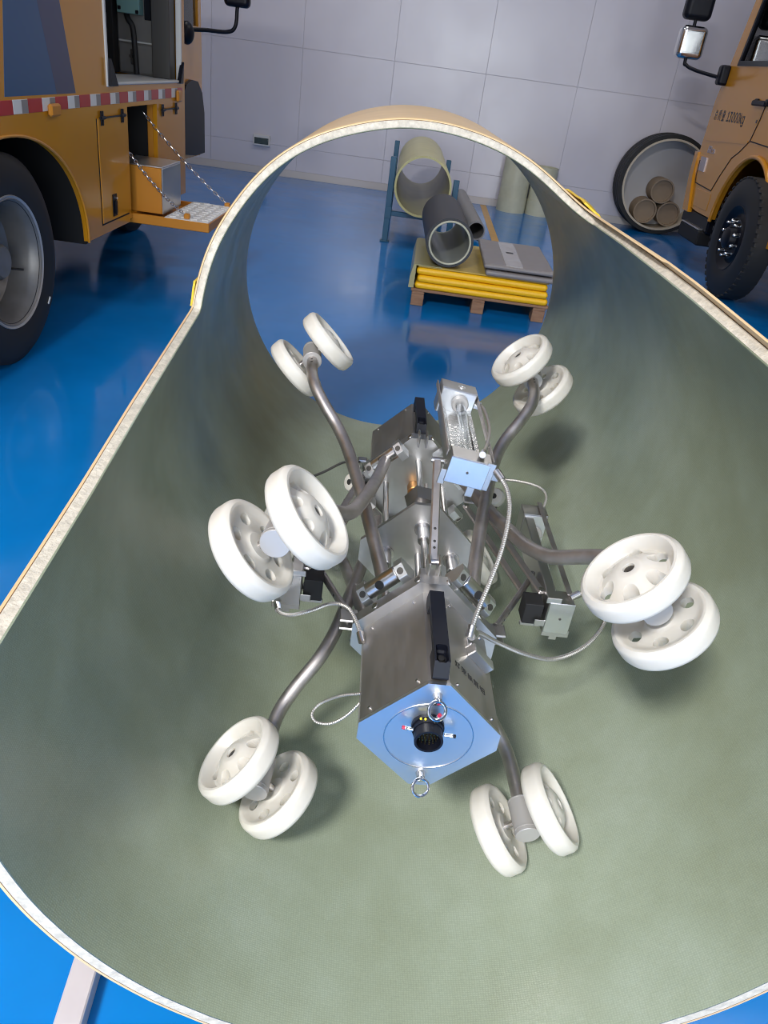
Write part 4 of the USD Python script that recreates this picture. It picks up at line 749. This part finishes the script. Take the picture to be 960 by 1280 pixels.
# ------------------------------------------------------------------ pallet group
pal = thing('pallet', 'wooden pallet on the blue floor under the stack of yellow pads', 'pallet', H(0.30, 6.7, 0))
for i in range(6):
    n0 = 6.12 + i * 0.205; part(pal, 'deck_board', hbox((-0.25, n0, 0.112), (0.86, n0 + 0.135, 0.134)), 'wood', smooth=False)
for s in (-0.24, 0.25, 0.74):
    part(pal, 'runner', hbox((s, 6.12, 0.09), (s + 0.10, 7.28, 0.112)), 'wood', smooth=False)
    for n0 in (6.12, 6.63, 7.14): part(pal, 'block', hbox((s, n0, 0.0), (s + 0.10, n0 + 0.14, 0.09)), 'wood', smooth=False)
def pad(i, z):
    lo, hi = V(-0.225 + 0.012 * (i % 2), 6.10 + 0.012 * ((i + 1) % 2), z), V(0.845 - 0.012 * i, 7.27, z + 0.054)
    m = m3.Manifold.batch_hull([m3.Manifold.sphere(0.024, 12).scale([1, 1, 1]).translate([float(a), float(b), float(c)]) for a in (lo[0] + .024, hi[0] - .024) for b in (lo[1] + .024, hi[1] - .024) for c in (lo[2] + .024, hi[2] - .024)]).refine_to_length(0.06)
    t = tm(m); v = t.vertices; nzv = meshkit.fbm(np.stack([v[:, 0] * 4, v[:, 1] * 9 + i, v[:, 2] * 8], 1), 2, i); v = v.copy(); v[:, 1] += (nzv - 0.5) * 0.014 * (v[:, 1] < 6.2); t.vertices = v
    return moved(t, hall())
names = ('bottom', 'middle', 'top')
for i in range(3):
    single('yellow_pad', pad(i, 0.1345 + 0.0555 * i), 'yellow_pad', f'yellow folded pad, {names[i]} one of the three stacked on the pallet', 'pad', 'yellow pads stacked on the pallet')
single('board', hbox((-0.215, 6.125, 0.302), (0.825, 7.26, 0.313)), 'yellow_board', 'tan board lying flat on top of the yellow pads', 'board', smooth=False)
# clear wrap on the left end
wf = extrude(Polygon([(-0.275, 0.138), (-0.232, 0.138), (-0.232, 0.3145), (-0.03, 0.3145), (-0.03, 0.3195), (-0.235, 0.3215), (-0.255, 0.312), (-0.272, 0.22)]), 1.12, frame(H(0, 7.24, 0), S, Z, -N))
single('wrap_film', wf, 'film_clear', 'dull yellow plastic wrap over the left end of the pallet stack', 'plastic wrap', smooth=30)
def hollow(a, b, R, r, n=56): return ring(V(*a), V(*b) - V(*a), r, R, float(np.linalg.norm(V(*b) - V(*a))), n)
ZB = 0.323
bp = thing('short_pipe', 'black-coated pipe section with a pale lining lying on the pallet boards', 'pipe', H(0.0, 6.7, ZB))
a_, b_ = H(0.0, 6.15, ZB + 0.184), H(-0.055, 7.45, ZB + 0.184)
part(bp, 'coating', hollow(a_, b_, 0.184, 0.166), 'pipe_black', 'black outer coating')
part(bp, 'lining', hollow(a_ - (b_ - a_) * 0.003, b_ + (b_ - a_) * 0.003, 0.166, 0.150), 'pipe_inner_grey', 'pale grey-green lining')
part(bp, 'end_lip', torus(a_ - unit(b_ - a_) * 0.004, b_ - a_, 0.158, 0.008, 56, 8), 'pipe_pale', 'pale rim at the open end')
def bag(lo, hi, r, seed, amp=0.012):
    m = m3.Manifold.batch_hull([m3.Manifold.sphere(r, 12).translate([float(a), float(b), float(c)]) for a in (lo[0] + r, hi[0] - r) for b in (lo[1] + r, hi[1] - r) for c in (lo[2] + r, hi[2] - r)]).refine_to_length(0.035)
    t = tm(m); v = t.vertices.copy(); nn = meshkit.fbm(np.stack([v[:, 0] * 7, v[:, 1] * 7, v[:, 2] * 3], 1), 3, seed) - 0.5
    v[:, 2] += nn * amp * ((v[:, 2] - lo[2]) / (hi[2] - lo[2])); t.vertices = v; return moved(t, hall())
gb = thing('grey_bag', 'upper grey plastic-wrapped packet lying on the pallet stack', 'packet', H(0.6, 6.6, 0.36), 'grey packets on the pallet')
part(gb, 'wrap', bag((0.29, 6.10, 0.366), (0.85, 7.15, 0.402), 0.018, 3), 'grey_bag', smooth=40)
part(gb, 'tape_strip', bag((0.46, 6.12, 0.394), (0.60, 7.10, 0.4065), 0.005, 3), 'bag_film', 'clear sticky tape', smooth=40)
part(gb, 'mark', hbox((0.50, 6.60, 0.4055), (0.56, 6.66, 0.4085), 0.0005), 'ink', smooth=False)
single('grey_bag', bag((0.31, 6.09, 0.314), (0.865, 7.16, 0.356), 0.018, 4, 0.005), 'grey_bag', 'lower grey plastic-wrapped packet lying directly on the pallet stack', 'packet', 'grey packets on the pallet', smooth=40)

# ------------------------------------------------------------------ rack with the olive pipe
ra = thing('pipe_rack', 'dark blue steel rack standing behind the pallet holding the olive pipe', 'rack', H(-0.2, 9.3, 0))
for (s, n, zt) in ((-0.60, 8.55, 0.84), (0.075, 8.55, 0.70), (-0.66, 10.6, 0.84), (0.02, 10.6, 0.70)):
    part(ra, 'post', [hbox((s - 0.03, n - 0.03, 0), (s + 0.03, n + 0.03, zt))], 'rack_blue', smooth=False)
    part(ra, 'foot', hbox((s - 0.05, n - 0.05, 0), (s + 0.05, n + 0.05, 0.012)), 'rack_blue', smooth=False)
for n, ds in ((8.55, 0.0), (10.6, -0.058)): part(ra, 'cross_bar', hbox((-0.57 + ds, n - 0.02, 0.27), (0.045 + ds, n + 0.02, 0.318)), 'rack_blue', smooth=False)
for s in (-0.60, 0.075): part(ra, 'side_bar', moved(boxb((-0.02, 0, 0.22), (0.02, 2.05, 0.26)), frame(H(s, 8.55, 0), unit(S), unit(N * 2.05 - S * 0.058), Z)), 'rack_blue', smooth=False)
part(ra, 'bolt_plate', hbox((-0.63, 8.51, 0.24), (-0.56, 8.52, 0.36)), 'rack_blue', smooth=False)
op = thing('olive_pipe', 'pale olive glass-fibre pipe resting on the blue rack', 'pipe', H(-0.25, 9.6, 0.318))
oa, ob_ = H(-0.265, 8.35, 0.318 + 0.293), H(-0.335, 10.95, 0.318 + 0.293)
part(op, 'wall', hollow(oa, ob_, 0.293, 0.272), 'pipe_olive')
gp = single('grey_pipe', hollow(H(0.42, 9.35, 0.105), H(0.30, 12.1, 0.105), 0.105, 0.090), 'pipe_grey', 'thin grey pipe lying on the floor beside the orange line', 'pipe')
# short pipes upright against the wall
for (s, n, r, h, lab) in ((1.07, 12.14, 0.205, 0.72, 'taller pale pipe section standing upright against the back wall'), (1.47, 12.12, 0.180, 0.66, 'shorter pale pipe section standing upright against the back wall, on the right')):
    t = thing('upright_pipe', lab, 'pipe', H(s, n, 0), 'pale pipe sections by the wall')
    part(t, 'wall', ring(H(s, n, 0), Z, r - 0.02, r, h), 'pipe_pale'); part(t, 'band', ring(H(s, n, 0.0), Z, r - 0.001, r + 0.006, 0.20), 'pipe_pale')
# big rubber-covered ring with cardboard rolls
rg = thing('ring_pipe', 'large black-jacketed short pipe ring standing on the floor by the wall', 'pipe', H(3.14, 12.0, 0))
rc = H(3.14, 11.86, 0.655)
part(rg, 'jacket', ring(rc, N, 0.600, 0.652, 0.40, 72), 'black_rubber', 'black rubber jacket')
for z_ in (0.08, 0.2, 0.3): part(rg, 'jacket_rib', torus(rc + N * z_, N, 0.651, 0.009, 72, 8), 'black_rubber')
part(rg, 'inner_wall', ring(rc - N * 0.02, N, 0.575, 0.600, 0.43, 72), 'ring_cream', 'cream inner pipe')
part(rg, 'back_disc', moved(lathe([(0, 0), (0.575, 0), (0.575, 0.02), (0, 0.02)], 64), frame(rc + N * 0.36, *axes_for(N))), 'ring_back', 'pale back board')
rr_ = 0.165
spots = [((3.02, 12.02, 0.0), 'lower left'), ((3.352, 12.02, 0.0), 'lower right'), ((3.186, 12.02, 0.0), 'upper')]
zlow = 0.655 - math.sqrt((0.575 - rr_) ** 2 - 0.17 ** 2)
pos = [(3.14 - 0.17, zlow + 0.004, 'lower left cardboard roll inside the black ring'), (3.14 + 0.17, zlow + 0.004, 'lower right cardboard roll inside the black ring'), (3.14, zlow + 0.006 + math.sqrt((2 * rr_ + 0.004) ** 2 - 0.17 ** 2), 'upper cardboard roll resting on two others inside the black ring')]
for s, z, lab in pos:
    t = thing('cardboard_roll', lab, 'roll', H(s, 12.0, z - rr_), 'cardboard rolls in the black ring')
    part(t, 'sleeve', ring(H(s, 11.90, z), N, rr_ - 0.02, rr_, 0.30, 48), 'cardboard'); part(t, 'plug', hcyl((s, 11.95, z), (s, 12.15, z), rr_ - 0.02, 40), 'cardboard')
# distribution box on the wall
ob2 = thing('outlet_box', 'small white electrical box with a dark window on the back wall', 'electrical box', H(-2.73, WN, 0.46))
part(ob2, 'cover', hbox((-2.855, WN - 0.05, 0.385), (-2.605, WN - 0.0005, 0.535), 0.008), 'outlet_white'); part(ob2, 'window', hbox((-2.835, WN - 0.056, 0.41), (-2.625, WN - 0.05, 0.495), 0.003), 'outlet_dark', 'dark window')
